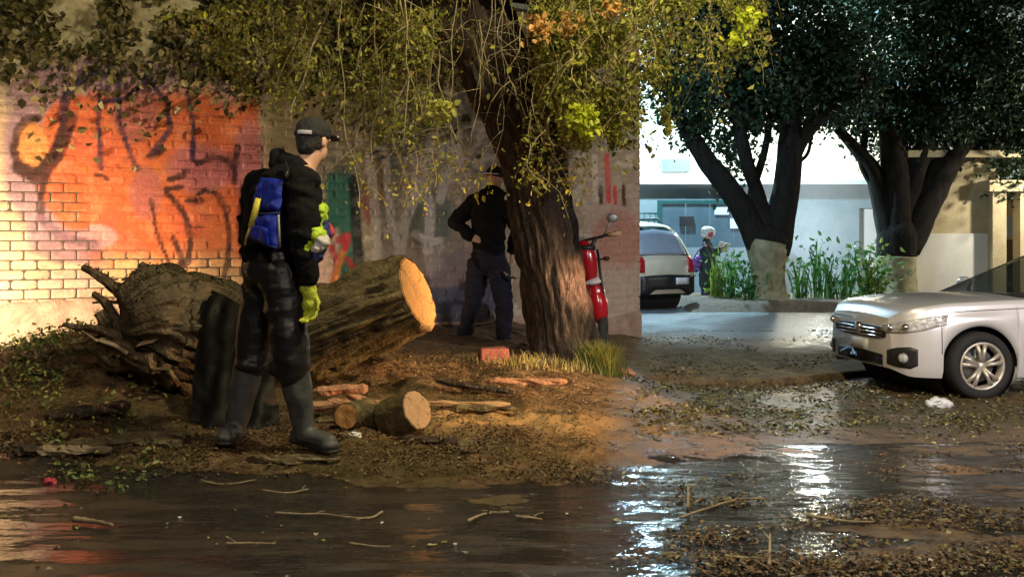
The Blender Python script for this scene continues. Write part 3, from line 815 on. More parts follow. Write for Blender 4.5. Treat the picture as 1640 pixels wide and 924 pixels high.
# ------------------------------------------------------------------ far trees
def fartree(name_label, bx, by, Y, trunkpts, limbs, crown, ncl, seed, paint_to):
    s_ = F / Y
    x0 = (bx - 820) / s_
    t_ = thing('courtyard_tree', name_label, 'tree', (x0, Y, g(x0, Y)), group='dark trees with whitewashed trunk feet in the courtyard')
    q = lambda px, py, r, dy=0: (W(px, py, Y + dy), r / s_)
    pts_, rd = curve([q(*a_) for a_ in trunkpts], 90)
    # split into whitewashed foot and bare trunk
    zc = W(0, paint_to, Y).z
    k = next(i for i, v in enumerate(pts_) if v.z > zc)
    fn = furrow(5, 1.6, .07, seed)
    mb = MB(); mb.tube(pts_[:k + 1], [r * 1.02 for r in rd[:k + 1]], n=40, fn=fn); part('whitewashed_foot', mb.mesh(), M['lime'], t_, True)
    mb = MB(); mb.tube(pts_[k:], rd[k:], n=40, fn=fn); part('trunk', mb.mesh(), M['bark_dark'], t_, True)
    for L in limbs:
        mb = MB(); p2, r2 = curve([q(*a_) for a_ in L], 40); mb.tube(p2, r2, n=18, fn=furrow(4, 1.5, .07, seed + 5)); part('limb', mb.mesh(), M['bark_dark'], t_, True)
    r2 = np.random.default_rng(seed)
    C = []
    for (cx, cy, rx, ry, rd_) in crown:
        m_ = int(ncl * 1.25 * rx * ry / 9000)
        u = r2.normal(size=(m_, 3)); u /= np.linalg.norm(u, axis=1)[:, None]
        rr = r2.uniform(.45, 1.0, (m_, 1))
        c0 = np.array([(cx - 820) / s_, Y + rd_, CAMH - (cy - HZ) / s_])
        C.append(c0 + u * rr * np.array([rx / s_, min(rx, 200) / s_, ry / s_]))
    C = np.concatenate(C)
    per = 38
    Pq = np.repeat(C, per, 0) + r2.normal(0, .19, (len(C) * per, 3))
    me = leaves(Pq, rng.uniform(.08, .15, len(Pq)), mixcols(len(Pq), [(.016, .034, .014), (.010, .022, .009), (.026, .05, .016)]), asp=.6)
    part('crown', me, M['leaf'], t_, True)
    return t_
fartree('dark forked tree with whitewashed foot beside the person in a white hat', 1232, 492, 21.0,
        [(1234, 500, 48), (1232, 488, 36), (1231, 465, 28), (1229, 430, 27), (1230, 400, 34), (1234, 375, 30), (1237, 358, 16), (1238, 350, 3)],
        [[(1226, 410, 26), (1195, 345, 20), (1165, 300, 18), (1130, 255, 16, .2), (1100, 205, 14, .3), (1070, 140, 9, .5)],
         [(1238, 405, 27), (1254, 330, 23), (1262, 280, 21), (1266, 220, 19), (1268, 160, 16), (1290, 60, 10)],
         [(1230, 385, 18), (1213, 310, 12), (1196, 260, 11, -.3), (1182, 190, 9, -.3), (1170, 110, 6, -.4)],
         [(1262, 270, 13), (1290, 215, 12), (1340, 165, 10), (1400, 120, 7)],
         [(1195, 345, 8), (1207, 300, 7), (1225, 240, 6), (1235, 180, 5)],
         [(1278, 262, 3), (1294, 245, 3), (1298, 215, 2.5), (1290, 190, 2)]],
        [(1130, 70, 110, 120, 0), (1240, 60, 130, 130, .4), (1190, 140, 100, 62, -.5), (1330, 110, 110, 84, .3), (1095, 160, 62, 46, 0), (1180, 250, 30, 50, .4), (1240, -90, 200, 90, 0), (1010, -60, 110, 80, .5), (1290, 165, 70, 36, .6), (1210, 170, 70, 46, .5), (1120, 200, 34, 30, .3)], 74, 5, 388)
fartree('dark forked tree with whitewashed foot behind the silver car bonnet', 1437, 480, 23.5,
        [(1437, 500, 42), (1437, 480, 34), (1436, 450, 30), (1436, 410, 32), (1438, 375, 33), (1440, 352, 24), (1441, 338, 12), (1442, 330, 3)],
        [[(1432, 395, 24), (1412, 320, 17), (1398, 275, 14), (1372, 240, 10), (1340, 205, 7)],
         [(1438, 380, 28), (1436, 300, 23), (1428, 240, 19), (1420, 170, 14), (1400, 90, 9)],
         [(1446, 398, 27), (1486, 315, 24), (1514, 265, 22), (1548, 220, 20), (1590, 170, 16), (1650, 110, 10)],
         [(1444, 365, 22), (1468, 270, 18), (1486, 210, 14), (1500, 130, 9)],
         [(1516, 262, 12), (1580, 235, 11), (1640, 215, 9), (1720, 180, 6)],
         [(1400, 300, 7), (1380, 260, 6), (1385, 215, 5), (1370, 180, 4)]],
        [(1420, 80, 120, 120, .5), (1520, 110, 120, 110, 0), (1600, 140, 110, 100, .3), (1480, 200, 90, 44, 0), (1360, 175, 60, 36, .2), (1600, 20, 130, 120, 0), (1440, 225, 44, 30, .5), (1660, 215, 90, 64, 0), (1480, -90, 220, 90, 0), (1620, 285, 40, 26, .4), (1400, 160, 90, 50, .3), (1560, 210, 70, 40, .3)], 74, 9, 412)

# ------------------------------------------------------------------ courtyard buildings
def wbox(px0, px1, Y, z0, z1, th, m, parent=None, name='wall', dy=0):
    x0 = (px0 - 820) / F * Y; x1 = (px1 - 820) / F * Y
    mb = MB(); mb.box(((x0 + x1) / 2, Y + th / 2 + dy, (z0 + z1) / 2), (abs(x1 - x0), th, z1 - z0))
    return part(name, mb.mesh(smooth=False), m, parent, parent is not None)
YB = 26.5
sB = F / YB
z_ = lambda py, Y=YB: CAMH - (py - HZ) / F * Y
# low grey building front with door and gate
gb = thing('grey_building', 'long low grey rendered building with white door behind the courtyard trees', 'building', (6.0, YB, 0))
wbox(860, 1376, YB, -.3, z_(296), 4.0, M['greywall'], gb)
wbox(1416, 1475, YB, -.3, z_(296), 4.0, M['greywall'], gb)
wbox(1376, 1416, YB, z_(334), z_(296), 4.0, M['greywall'], gb, 'lintel')
wbox(855, 1480, YB - .18, z_(296) + .003, z_(289), 4.2, M['whitewall'], gb, 'roof_slab')
wbox(1377.5, 1414.5, YB + .12, -.25, z_(334) - .01, .06, M['whitedoor'], gb, 'door')
for a_, b_ in ((1376.2, 1378.6), (1413.4, 1415.8)): wbox(a_, b_, YB - .03, -.25, z_(334) - .012, .14, M['lampmetal'], gb, 'door_frame')
# upper storey set back
ub = thing('white_building', 'bright white upper storey standing behind the low grey building', 'building', (6.0, 30.6, 0))
wbox(640, 1640, 30.6, -.3, 7.4, 5.0, M['whitewall'], ub)
for a_, b_, c_, d_ in ((1060, 1105, 255, 275), (1500, 1540, 150, 200), (1250, 1290, 120, 180)):
    wbox(a_, b_, 30.5, z_(d_, 30.5), z_(c_, 30.5), .2, M['winglass'], ub, 'window')
wbox(630, 1650, 30.45, 7.403, 7.6, 5.3, M['greywall'], ub, 'roof_slab')
# gate with sheet panels
gt = thing('sheet_gate', 'green framed metal gate with grey sheet panels behind the person in a white hat', 'gate', (4.2, YB - .5, 0))
YG = YB - .5
zg = lambda py: CAMH - (py - HZ) / F * YG
def gbar(p0, p1, q0, q1, th, m, nm, dy=0.0):
    x0, x1 = (p0 - 820) / F * YG, (p1 - 820) / F * YG
    mb = MB(); mb.box(((x0 + x1) / 2, YG + dy, (zg(q0) + zg(q1)) / 2), (x1 - x0, th, abs(zg(q0) - zg(q1))))
    return part(nm, mb.mesh(smooth=False), m, gt, True)
gbar(1053, 1060, 321, 478, .08, M['greenmetal'], 'post'); gbar(1214, 1220, 321, 478, .08, M['greenmetal'], 'post')
gbar(1060, 1214, 321, 326, .06, M['greenmetal'], 'rail'); gbar(1060, 1214, 470, 474, .06, M['greenmetal'], 'rail')
for k in range(4):
    a_ = 1060.5 + k * 38.4; gbar(a_, a_ + 37.4, 326.2, 396, .02, M['greypanel'], 'panel', .01)
    gbar(a_, a_ + 37.4, 397, 469.8, .02, M['greywall'], 'panel', .01)
gbar(1144, 1167, 332, 344, .012, M['plate'], 'sign', -.02); gbar(1169, 1183, 350, 366, .012, M['plate'], 'sign', -.02)
gbar(1088, 1111, 347, 362, .05, M['blackplastic'], 'lock_box', -.035)
# railing left of the gate
rl = thing('iron_railing', 'low green iron railing with loops above the beige car roof', 'railing', (3.2, YG, 0))
for q in (341, 352):
    mb = MB(); mb.tube([W(1000, q, YG), W(1053, q + 1, YG)], .018, n=8); part('rail', mb.mesh(), M['greenmetal'], rl, True)
for k in range(6):
    mb = MB(); x = 1003 + k * 9; mb.tube([W(x, 341, YG), W(x + 3, 346, YG), W(x, 352, YG), W(x - 1, 470, YG)], .010, n=6); part('baluster', mb.mesh(), M['greenmetal'], rl, True)

# tan building at right
YT = 23.8; zt = lambda py: CAMH - (py - HZ) / F * YT
tb = thing('tan_house', 'tan and white house with square pillars behind the silver car', 'house', (9.8, YT, 0))
wbox(1462, 1600, YT, -.3, zt(374), .30, M['whitewall'], tb, 'dado')
wbox(1462, 1600, YT + .04, zt(374) + .003, zt(255), .26, M['tanwall'], tb, 'wall')
wbox(1590, 1612, YT - .25, -.3, zt(308), .35, M['tanwall'], tb, 'pillar')
wbox(1634, 1668, YT - .25, -.3, zt(308), .35, M['tanwall'], tb, 'pillar')
wbox(1585, 1860, YT - .33, zt(308) + .003, zt(290), .5, M['tanwall'], tb, 'beam')
wbox(1600, 1860, YT + .5, -.3, zt(306), .2, M['tanwall'], tb, 'back_wall')
wbox(1613, 1630, YT + .42, zt(380), zt(345), .07, M['winglass'], tb, 'window')
wbox(1611, 1632, YT + .44, -.25, zt(384), .05, M['darkwood'], tb, 'door')
wbox(1455, 1880, YT - .5, zt(255) + .003, zt(244), 4.0, M['tanwall'], tb, 'roof_slab')
wbox(1668, 1860, YT, -.3, zt(308), .3, M['whitewall'], tb, 'wall')

# planting bed and weeds
xs = np.linspace(3.0, 9.6, 70); ys = np.linspace(19.6, 24.0, 24)
vs = [(x, y, g(x, y) - .03 + .19 * float(ss(0, .5, min((y - 19.6), (24.0 - y), (x - 3.0), (9.6 - x)))) + .05 * (float(fbm(x * 3, y * 3, 81)) - .5)) for y in ys for x in xs]
fs = [(j * 70 + i, j * 70 + i + 1, (j + 1) * 70 + i + 1, (j + 1) * 70 + i) for j in range(23) for i in range(69)]
mb = MB(); mb.add(vs, fs); tag(part('planting_bed_soil', mb.mesh(), M['soilclod']), kind='structure')
def blade_plant(px, Y, h_px, nb, lab, pal, grp, wid=.035, spread=.35, leafy=0):
    x = (px - 820) / F * Y; zb = g(x, Y) + .10; s_ = F / Y; H = h_px / s_
    t_ = thing('leafy_plant', lab, 'plant', (x, Y, zb), group=grp)
    V_ = []; Q = []; C = []
    for k in range(nb):
        a_ = random.uniform(0, 2 * PI); L = H * random.uniform(.5, 1.05); sp = spread * random.uniform(.2, 1); wd = wid * random.uniform(.6, 1.2)
        bx, by_ = random.uniform(-.12, .12), random.uniform(-.12, .12); cc = np.array(random.choice(pal)) * random.uniform(.7, 1.2)
        b0 = len(V_); N = 6
        for i in range(N + 1):
            f = i / N; r = sp * f * f * L * 1.2
            z = L * (f - .32 * f * f * sp * 1.6)
            w2 = wd * (1 - f) ** .6 * (.4 + f) if i < N else .001
            dx, dy = -math.sin(a_) * w2, math.cos(a_) * w2
            cxp, cyp = bx + math.cos(a_) * r, by_ + math.sin(a_) * r
            V_ += [(x + cxp - dx, Y + cyp - dy, zb + z), (x + cxp + dx, Y + cyp + dy, zb + z)]; C += [cc, cc]
        for i in range(N): Q.append((b0 + 2 * i, b0 + 2 * i + 1, b0 + 2 * i + 3, b0 + 2 * i + 2))
    me = nmesh(np.array(V_), np.array(Q), True); setcol(me, np.array(C))
    part('blades', me, M['leaf'], t_, True)
    if leafy:
        Pq = np.array([x, Y, zb]) + np.stack([rng.normal(0, .22, leafy), rng.normal(0, .2, leafy), rng.uniform(.05, H * .95, leafy)], -1)
        part('leaves', leaves(Pq, rng.uniform(.08, .16, leafy), mixcols(leafy, pal), asp=.5), M['leaf'], t_, True)
    return t_
GP = [(.06, .19, .05), (.035, .12, .03), (.10, .24, .05)]; YP = [(.26, .34, .05), (.16, .24, .04)]
grp = 'green plants in the courtyard bed'
blade_plant(1148, 21.6, 92, 34, 'yellow green grassy plant beside the person in a white hat', YP, grp, leafy=30)
blade_plant(1172, 21.4, 80, 26, 'bushy green plant between the person in a white hat and the forked tree', GP, grp, leafy=120)
blade_plant(1196, 20.9, 70, 22, 'dark leafy plant against the left of the whitewashed tree foot', GP, grp, leafy=110)
blade_plant(1282, 21.3, 78, 20, 'slender plant just right of the whitewashed tree foot', GP, grp, leafy=40)
blade_plant(1308, 21.6, 110, 22, 'tallest flowering plant before the lit grey wall', GP, grp, leafy=60)
blade_plant(1332, 21.2, 86, 26, 'spiky plant in the middle of the bed before the lit wall', GP, grp, leafy=40)
blade_plant(1356, 21.5, 74, 22, 'low spiky plant at the foot of the wall beside the white door', GP, grp, leafy=50)
blade_plant(1385, 21.8, 96, 26, 'olive green bush in front of the white door', YP + GP, grp, leafy=190)
blade_plant(1404, 21.9, 70, 22, 'small olive bush against the second whitewashed tree foot', YP + GP, grp, leafy=120)

# street lamps (fixtures of the lights above)
def lamp(lab, x, y, h, glow, side=1):
    t_ = thing('street_lamp', lab, 'street lamp', (x + side * .9, y, g(x + side * .9, y)))
    X = x + side * .9; z0 = t_.location.z
    mb = MB(); mb.tube([(X, y, z0), (X, y, h * .5), (X, y, h + .15)], [.07, .06, .045], n=12); part('pole', mb.mesh(), M['lampmetal'], t_, True)
    mb = MB(); mb.tube([(X, y, h + .1), (X - side * .4, y, h + .3), (X - side * .85, y, h + .27)], .03, n=8); part('arm', mb.mesh(), M['lampmetal'], t_, True)
    mb = MB(); mb.sphere((x, y, h + .25), (.24, .13, .06)); part('lamp_head', mb.mesh(), M['lampmetal'], t_, True)
lamp('cool white street lamp hidden in the leaves above the courtyard', 3.15, 24.6, 5.97, 'c', -1)
lamp('warm street lamp at the roadside high above the wet road', 1.5, 5.0, 4.8, 'w', 3)

# ------------------------------------------------------------------ the cut trunk
LY = 7.55
lg = thing('cut_log', 'huge freshly sawn log with pale orange cut face beside the worker', 'log', (W(560, 520, LY).x, LY, g(W(560, 520, LY).x, LY)))
A = W(669, 470, 7.5); B = W(330, 602, 7.95)
ax = (A - B).normalized()
mb = MB(); N = 150
pts = [B + (A - B) * (k / (N - 1)) for k in range(N)]
rad = [.315 - .055 * k / (N - 1) for k in range(N)]
_f = furrow(8.5, 2.0, .20, 9.1)
bfn = lambda th, L, i: 1 + (_f(th, L, i) - 1) * (1 if i < N - 8 else .30 + .7 * (N - 1 - i) / 8)
rings = mb.tube(pts, rad, n=130, cap=False, fn=bfn)
part('bark', mb.mesh(), M['bark_log'], lg, True)
def cut_face(c, nrm, rim, m, parent, name='cut_face', inset=.965, push=.004, seed=1):
    base = (.60, .31, .115) if m == M['cutwood'] else (.34, .24, .15)
    """sawn disc following the bark outline, with saw-marked relief"""
    mb = MB(); R_ = 26; n_ = len(rim); vs = [c + nrm * push]; cl = [base]
    for j in range(1, R_ + 1):
        f = j / R_
        for k in range(n_):
            q = c + (rim[k] - c) * f * inset
            dpt = nrm * (push + .006 * mn.noise(q * 22 + Vector((seed, 0, 0))) - (.006 if j == R_ else 0))
            vs.append(q + dpt)
            rg = 1 - .30 * (.5 + .5 * math.sin(j * 2.1 + 1.5 * mn.noise(q * 6))) - .12 * max(0, mn.noise(q * 14 + Vector((0, 0, seed)))) - (.45 if j >= R_ - 1 else 0) - (.12 if f < .3 else 0)
            kk_ = 2 * PI * k / n_
            for ca_, f0_ in ((.7, .15), (2.9, .25), (4.4, .1), (5.5, .4)):
                if f > f0_ and abs(math.atan2(math.sin(kk_ - ca_ - .15 * math.sin(f * 7)), math.cos(kk_ - ca_ - .15 * math.sin(f * 7)))) < .035: rg *= .45
            cl.append(tuple(x_ * max(.1, rg) for x_ in base))
    fs = [(0, 1 + k, 1 + (k + 1) % n_) for k in range(n_)]
    for j in range(R_ - 1):
        for k in range(n_):
            a_ = 1 + j * n_ + k; b_ = 1 + j * n_ + (k + 1) % n_
            fs.append((a_, a_ + n_, b_ + n_, b_))
    mb.add(vs, fs); me = mb.mesh(); setcol(me, cl); return part(name, me, M['sawn'], parent, True)
cut_face(A, ax, rings[-1], M['cutwood'], lg)
cut_face(B, -ax, list(reversed(rings[0])), M['cutwood2'], lg)
mb = MB(); q0 = W(672, 530, 7.3); mb.tube([q0, q0 + Vector((.07, -.03, .02)), q0 + Vector((.10, -.04, .055))], [.014, .02, .004], n=7); mb.tube([q0 + Vector((0, 0, .01)), q0 + Vector((.02, -.02, .05))], [.012, .003], n=6)
part('splinter', mb.mesh(), M['cutwood'], lg, True)

# uprooted stump at the left with broken roots
sy = 7.75; s_ = F / sy
st = thing('uprooted_stump', 'thick olive brown stump with broken roots leaning at the foot of the graffiti wall', 'stump', (W(270, 560, sy).x, sy, g(W(270, 560, sy).x, sy)))
pts, rad = curve([(W(405, 585, 7.9), 74 / s_), (W(360, 560, 7.85), 84 / s_), (W(315, 536, 7.7), 92 / s_), (W(270, 524, 7.6), 90 / s_), (W(240, 518, 7.5), 82 / s_), (W(222, 520, 7.45), 62 / s_), (W(208, 526, 7.42), 40 / s_), (W(196, 530, 7.4), 16 / s_)], 90)
mb = MB(); mb.tube(pts, rad, n=130, fn=furrow(7.5, 2.6, .20, 21))
part('bark', mb.mesh(), M['stump_bark'], st, True)
def root(pl, Y, m='bark_log', fn=True, nm='root', par=st, amp=.16):
    mb = MB(); p_, r_ = curve([(W(a_, b_, Y + (c[1] if len(c) > 1 else 0)), c[0] * Y / F) for a_, b_, *c in pl], 40)
    mb.tube(p_, r_, n=22, fn=furrow(2.2, 5, amp, random.uniform(0, 50)) if fn else None)
    return part(nm, mb.mesh(), M[m], par, True)
def jag(x0, y0, x1, y1, r0, r1, Y=7.5, m='rootbark', k=6):
    pl = []
    for q in range(k):
        f = q / (k - 1); w_ = 9 * math.sin(PI * f)
        pl.append((x0 + (x1 - x0) * f + random.uniform(-w_, w_), y0 + (y1 - y0) * f + random.uniform(-w_, w_), r0 + (r1 - r0) * f, .05 * random.uniform(-1, 1)))
    root(pl, Y, m, amp=.42)
jag(132, 428, 262, 512, 5, 17, 7.55); jag(150, 470, 250, 560, 5, 16, 7.5); jag(118, 556, 290, 600, 4, 26, 7.5, 'bark_log')
jag(158, 500, 215, 575, 10, 16, 7.5, 'bark_log'); jag(176, 448, 236, 520, 4, 15, 7.6, 'bark_log'); jag(226, 424, 262, 470, 7, 30, 7.85, 'bark_log')
jag(100, 520, 230, 548, 3, 12, 7.45); jag(160, 545, 250, 580, 6, 18, 7.35)
for k_ in range(9):
    x0 = random.uniform(110, 240); y0 = random.uniform(440, 585); a_ = random.uniform(-.9, .9)
    jag(x0, y0, x0 + random.uniform(45, 105), y0 + 50 * a_, 1.5, random.uniform(3, 6), random.uniform(7.25, 7.6), random.choice(['rootbark', 'bark_log', 'stick']), 5)
def splinter(nm, pl, wd, m, par):
    a_, b_ = W(*pl[0]), W(*pl[1]); d = (b_ - a_); n1 = Vector((-d.z, .2, d.x)).normalized() * wd
    mid_ = a_ + d * .45; mb = MB()
    vs = [a_, mid_ + n1, b_, mid_ - n1 * .8, a_ + Vector((0, .03, 0)), mid_ + n1 * .8 + Vector((0, .05, 0)), b_ + Vector((0, .02, 0)), mid_ - n1 * .6 + Vector((0, .05, 0))]
    mb.add(vs, [(0, 1, 2, 3), (7, 6, 5, 4), (0, 4, 5, 1), (1, 5, 6, 2), (2, 6, 7, 3), (3, 7, 4, 0)]); part(nm, mb.mesh(smooth=False), m, par, True)
splinter('torn_wood', [(215, 556, 7.3), (276, 528, 7.25)], .035, M['cutwood2'], st)
splinter('torn_wood', [(196, 505, 7.35), (262, 490, 7.45)], .02, M['cutwood2'], st)
splinter('torn_wood', [(236, 470, 7.5), (300, 500, 7.45)], .02, M['rootbark'], st)

# black sheet added as shade on the trunk behind the worker
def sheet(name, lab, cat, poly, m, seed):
    """shade sheet laid through photo points: rows of (px,py,Y)"""
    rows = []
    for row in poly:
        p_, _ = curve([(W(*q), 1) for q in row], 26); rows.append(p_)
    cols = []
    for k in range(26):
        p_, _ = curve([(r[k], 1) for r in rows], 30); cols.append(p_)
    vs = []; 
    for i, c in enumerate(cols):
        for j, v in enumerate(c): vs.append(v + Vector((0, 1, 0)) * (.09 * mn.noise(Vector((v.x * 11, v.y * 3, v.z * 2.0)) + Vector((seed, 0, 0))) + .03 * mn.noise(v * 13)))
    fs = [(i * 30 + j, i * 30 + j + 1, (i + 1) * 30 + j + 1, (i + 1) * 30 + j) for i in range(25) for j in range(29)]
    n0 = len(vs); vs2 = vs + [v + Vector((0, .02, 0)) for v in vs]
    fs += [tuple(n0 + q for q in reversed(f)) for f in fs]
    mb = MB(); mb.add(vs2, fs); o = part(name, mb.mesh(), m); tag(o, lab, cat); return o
sheet('shade_sheet', 'added black sheet shading the trunk behind the legs of the worker', 'shade_sheet',
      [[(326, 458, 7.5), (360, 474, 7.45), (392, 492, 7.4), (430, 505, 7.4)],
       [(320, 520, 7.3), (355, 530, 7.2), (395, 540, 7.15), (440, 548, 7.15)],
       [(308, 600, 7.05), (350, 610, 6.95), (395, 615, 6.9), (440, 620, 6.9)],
       [(306, 672, 6.85), (345, 688, 6.75), (395, 690, 6.7), (445, 690, 6.7)]], M['shade_black'], 3)

# ------------------------------------------------------------------ people
def hand(c, fwd, side, up, size=1.0, curl=.9, mirror=1):
    """prims of a slightly closed hand: palm at c, fingers along fwd, thumb at side"""
    c, fwd, side, up = [Vector(q) for q in (c, fwd, side, up)]
    fwd.normalize(); side.normalize(); up.normalize(); P = []
    for i in range(4):
        o_ = side * ((i - 1.5) * .020 * size)
        P.append(('c', c - fwd * .035 * size + o_ * .8, c + fwd * .035 * size + o_, .014 * size, .0125 * size))
        L = (.036, .041, .039, .030)[i] * size
        a_ = c + fwd * .035 * size + o_; d = fwd.copy()
        for j in range(3):
            ang = curl * (.35 + .45 * j); dd = (fwd * math.cos(ang) - up * math.sin(ang)); b_ = a_ + dd * L * (1, .7, .55)[j]
            P.append(('c', a_, b_, (.0112 - .001 * j) * size, (.0102 - .001 * j) * size)); a_ = b_
    a_ = c - fwd * .02 * size + side * .035 * size * mirror
    b_ = a_ + (fwd * .6 + side * .6 * mirror - up * .3).normalized() * .035 * size
    P += [('c', a_ - side * .02 * mirror, a_, .015 * size, .014 * size), ('c', a_, b_, .013 * size, .0115 * size), ('c', b_, b_ + (fwd - up * .5).normalized() * .028 * size, .0115 * size, .0095 * size)]
    return P
def head_prims(c, f, k=1.0):
    """head centred at c looking along f (unit)"""
    c = Vector(c); f = Vector(f).normalized(); r = f.cross(Vector((0, 0, 1))).normalized(); u = r.cross(f)
    R_ = Matrix((r, f, u)).transposed()
    q = lambda x, y, z: c + (r * x + f * y + u * z) * k
    P = [('e', q(0, -.012, .03), (.076 * k, .096 * k, .092 * k), R_), ('e', q(0, .018, -.045), (.058 * k, .068 * k, .068 * k), R_), ('e', q(0, .05, -.088), (.026 * k, .022 * k, .02 * k), R_),
         ('e', q(0, .094, -.022), (.014 * k, .022 * k, .024 * k), R_), ('c', q(0, .082, .012), q(0, .095, -.02), .010 * k, .011 * k),
         ('e', q(.078, -.008, -.005), (.010 * k, .018 * k, .032 * k), R_), ('e', q(-.078, -.008, -.005), (.010 * k, .018 * k, .032 * k), R_),
         ('e', q(.032, .078, .022), (.022 * k, .014 * k, .009 * k), R_), ('e', q(-.032, .078, .022), (.022 * k, .014 * k, .009 * k), R_),
         ('e', q(0, .080, -.060), (.024 * k, .012 * k, .010 * k), R_)]
    return P, q, R_

# --- the worker in front
m1y = 6.2; s1 = F / m1y
p1 = lambda px, py, dy=0.0: W(px, py, m1y + dy)
man = thing('person', 'person in black hoodie, cap and grey rubber boots standing before the log', 'person', (p1(445, 700).x, m1y, g(p1(445, 700).x, m1y)))
fd = Vector((.72, .69, 0)).normalized(); rt = Vector((.69, -.72, 0))
hc = p1(503, 228, .05)
hp, hq, hR = head_prims(hc, (.48, .86, -.10), 1.03)
neck = p1(486, 272, .02); chest = p1(460, 315); waist = p1(452, 395); pelvis = p1(440, 430)
shR = p1(483, 298, -.17); shL = p1(418, 300, .17)
elR = p1(484, 385, -.24); wrR = p1(496, 452, -.20)
elL = p1(400, 372, .22); wrL = p1(440, 430, .34)
hipR = p1(452, 445, -.07); hipL = p1(426, 445, .08); knR = p1(468, 572, -.12); knL = p1(402, 568, .10)
anR = p1(487, 685, -.06); anL = p1(378, 682, .08); toR = p1(528, 713, -.13); toL = p1(362, 700, -.06)
body = hp + [('c', hc - Vector((0, 0, .05)), neck, .058, .062), ('c', neck, chest, .07, .13), ('c', chest, waist, .15, .13), ('c', waist, pelvis, .13, .14),
        ('c', neck, shR, .06, .065), ('c', neck, shL, .06, .065), ('c', shR, elR, .052, .042), ('c', elR, wrR, .040, .028), ('c', shL, elL, .052, .042), ('c', elL, wrL, .040, .028),
        ('c', pelvis, hipR, .12, .10), ('c', pelvis, hipL, .12, .10), ('c', hipR, knR, .085, .058), ('c', hipL, knL, .085, .058), ('c', knR, anR, .055, .036), ('c', knL, anL, .055, .036), ('c', anR, toR, .038, .03), ('c', anL, toL, .038, .03)]
part('body', skin(body, .009, 4), M['skin'], man, True)
jk = [('c', neck + Vector((-.05, 0, -.03)), chest, .10, .165), ('c', chest, waist, .185, .165), ('c', p1(440, 330, -.02), p1(430, 400, 0), .16, .15), ('c', waist, p1(447, 425), .165, .16),
      ('c', neck + Vector((-.03, 0, -.06)), shR, .085, .098), ('c', neck + Vector((-.03, 0, -.06)), shL, .085, .098),
      ('c', shR, p1(487, 350, -.23), .100, .088), ('c', p1(487, 350, -.23), elR, .088, .075), ('c', elR, p1(494, 442, -.21), .072, .052), ('c', shL, elL, .095, .075), ('c', elL, wrL, .07, .05)]
part('jacket', skin(jk, .011, 5, (.020, 7, 2.0)), M['blackcloth'], man, True)
# hood lying on the shoulders
hd = [('c', p1(448, 258, .03), p1(472, 268, -.04), .055, .062), ('c', p1(445, 252, .05), p1(455, 285, -.02), .05, .06), ('c', p1(472, 268, -.04), p1(492, 282, -.04), .060, .045), ('c', p1(448, 262, .03), p1(462, 300, -.1), .06, .04)]
part('hood', skin(hd, .009, 4, (.012, 11, 5)), M['blackcloth'], man, True)
tr_ = [('c', p1(444, 412), pelvis, .165, .165), ('c', pelvis, hipR, .15, .135), ('c', pelvis, hipL, .15, .135), ('c', hipR, p1(462, 520, -.12), .130, .105), ('c', p1(462, 520, -.12), knR + Vector((0, 0, -.07)), .105, .092),
       ('c', hipL, p1(412, 510, .10), .130, .105), ('c', p1(412, 510, .10), knL + Vector((0, 0, -.06)), .105, .088), ('e', p1(455, 590, -.10), (.10, .09, .05)), ('e', p1(402, 585, .08), (.09, .09, .045))]
part('trousers', skin(tr_, .010, 4, (.0135, 6, 9.0)), M['wetpants'], man, True)
def boot(kn, an, to, seed):
    top = kn + (an - kn) * .05
    d = (to - an); d.z = 0; d.normalize()
    heel = an - d * .05 + Vector((0, 0, -.045))
    P = [('c', top, kn + (an - kn) * .55, .083, .078), ('c', kn + (an - kn) * .55, an, .078, .058), ('c', an, heel, .060, .042), ('c', an + Vector((0, 0, -.03)), to + Vector((0, 0, .02)), .055, .040), ('e', to, (.055, .055, .032)), ('e', top, (.088, .088, .022))]
    o = part('boot', skin(P, .008, 4, (.010, 9, seed)), M['rubber'], man, True)
    P = [('e', to + Vector((0, 0, -.028)) + d * .005, (.060, .055, .018)), ('c', heel + Vector((0, 0, -.018)), to + Vector((0, 0, -.026)), .030, .026), ('e', heel + Vector((0, 0, -.025)), (.045, .045, .018))]
    sole = bpy.data.objects.new('sole', skin(P, .008, 3)); COL.objects.link(sole); sole.data.materials.append(M['sole'])
    sole.data.transform(Matrix.Translation(-man.location)); sole.parent = o
boot(knR, anR, toR, 4); boot(knL, anL, toL, 7)
# gloves
gh = p1(498, 484, -.20)
GP_ = hand(gh, (.12, -.1, -1), (.75, -.4, 0), (.5, .75, 0), 1.12, 1.15, 1) + [('c', p1(493, 462, -.20), gh + Vector((0, 0, .03)), .046, .038), ('e', gh + Vector((0, 0, -.01)), (.050, .038, .050))]
part('glove', skin(GP_, .006, 3, (.006, 30, 2)), M['glove'], man, True)
GP_ = hand(p1(455, 432, .36), (.8, 0, -.4), (0, .3, 1), (.2, 1, 0), 1.25, .9, 1) + [('c', p1(445, 430, .34), p1(455, 432, .36), .04, .036)]
part('glove', skin(GP_, .007, 3), M['glove'], man, True)
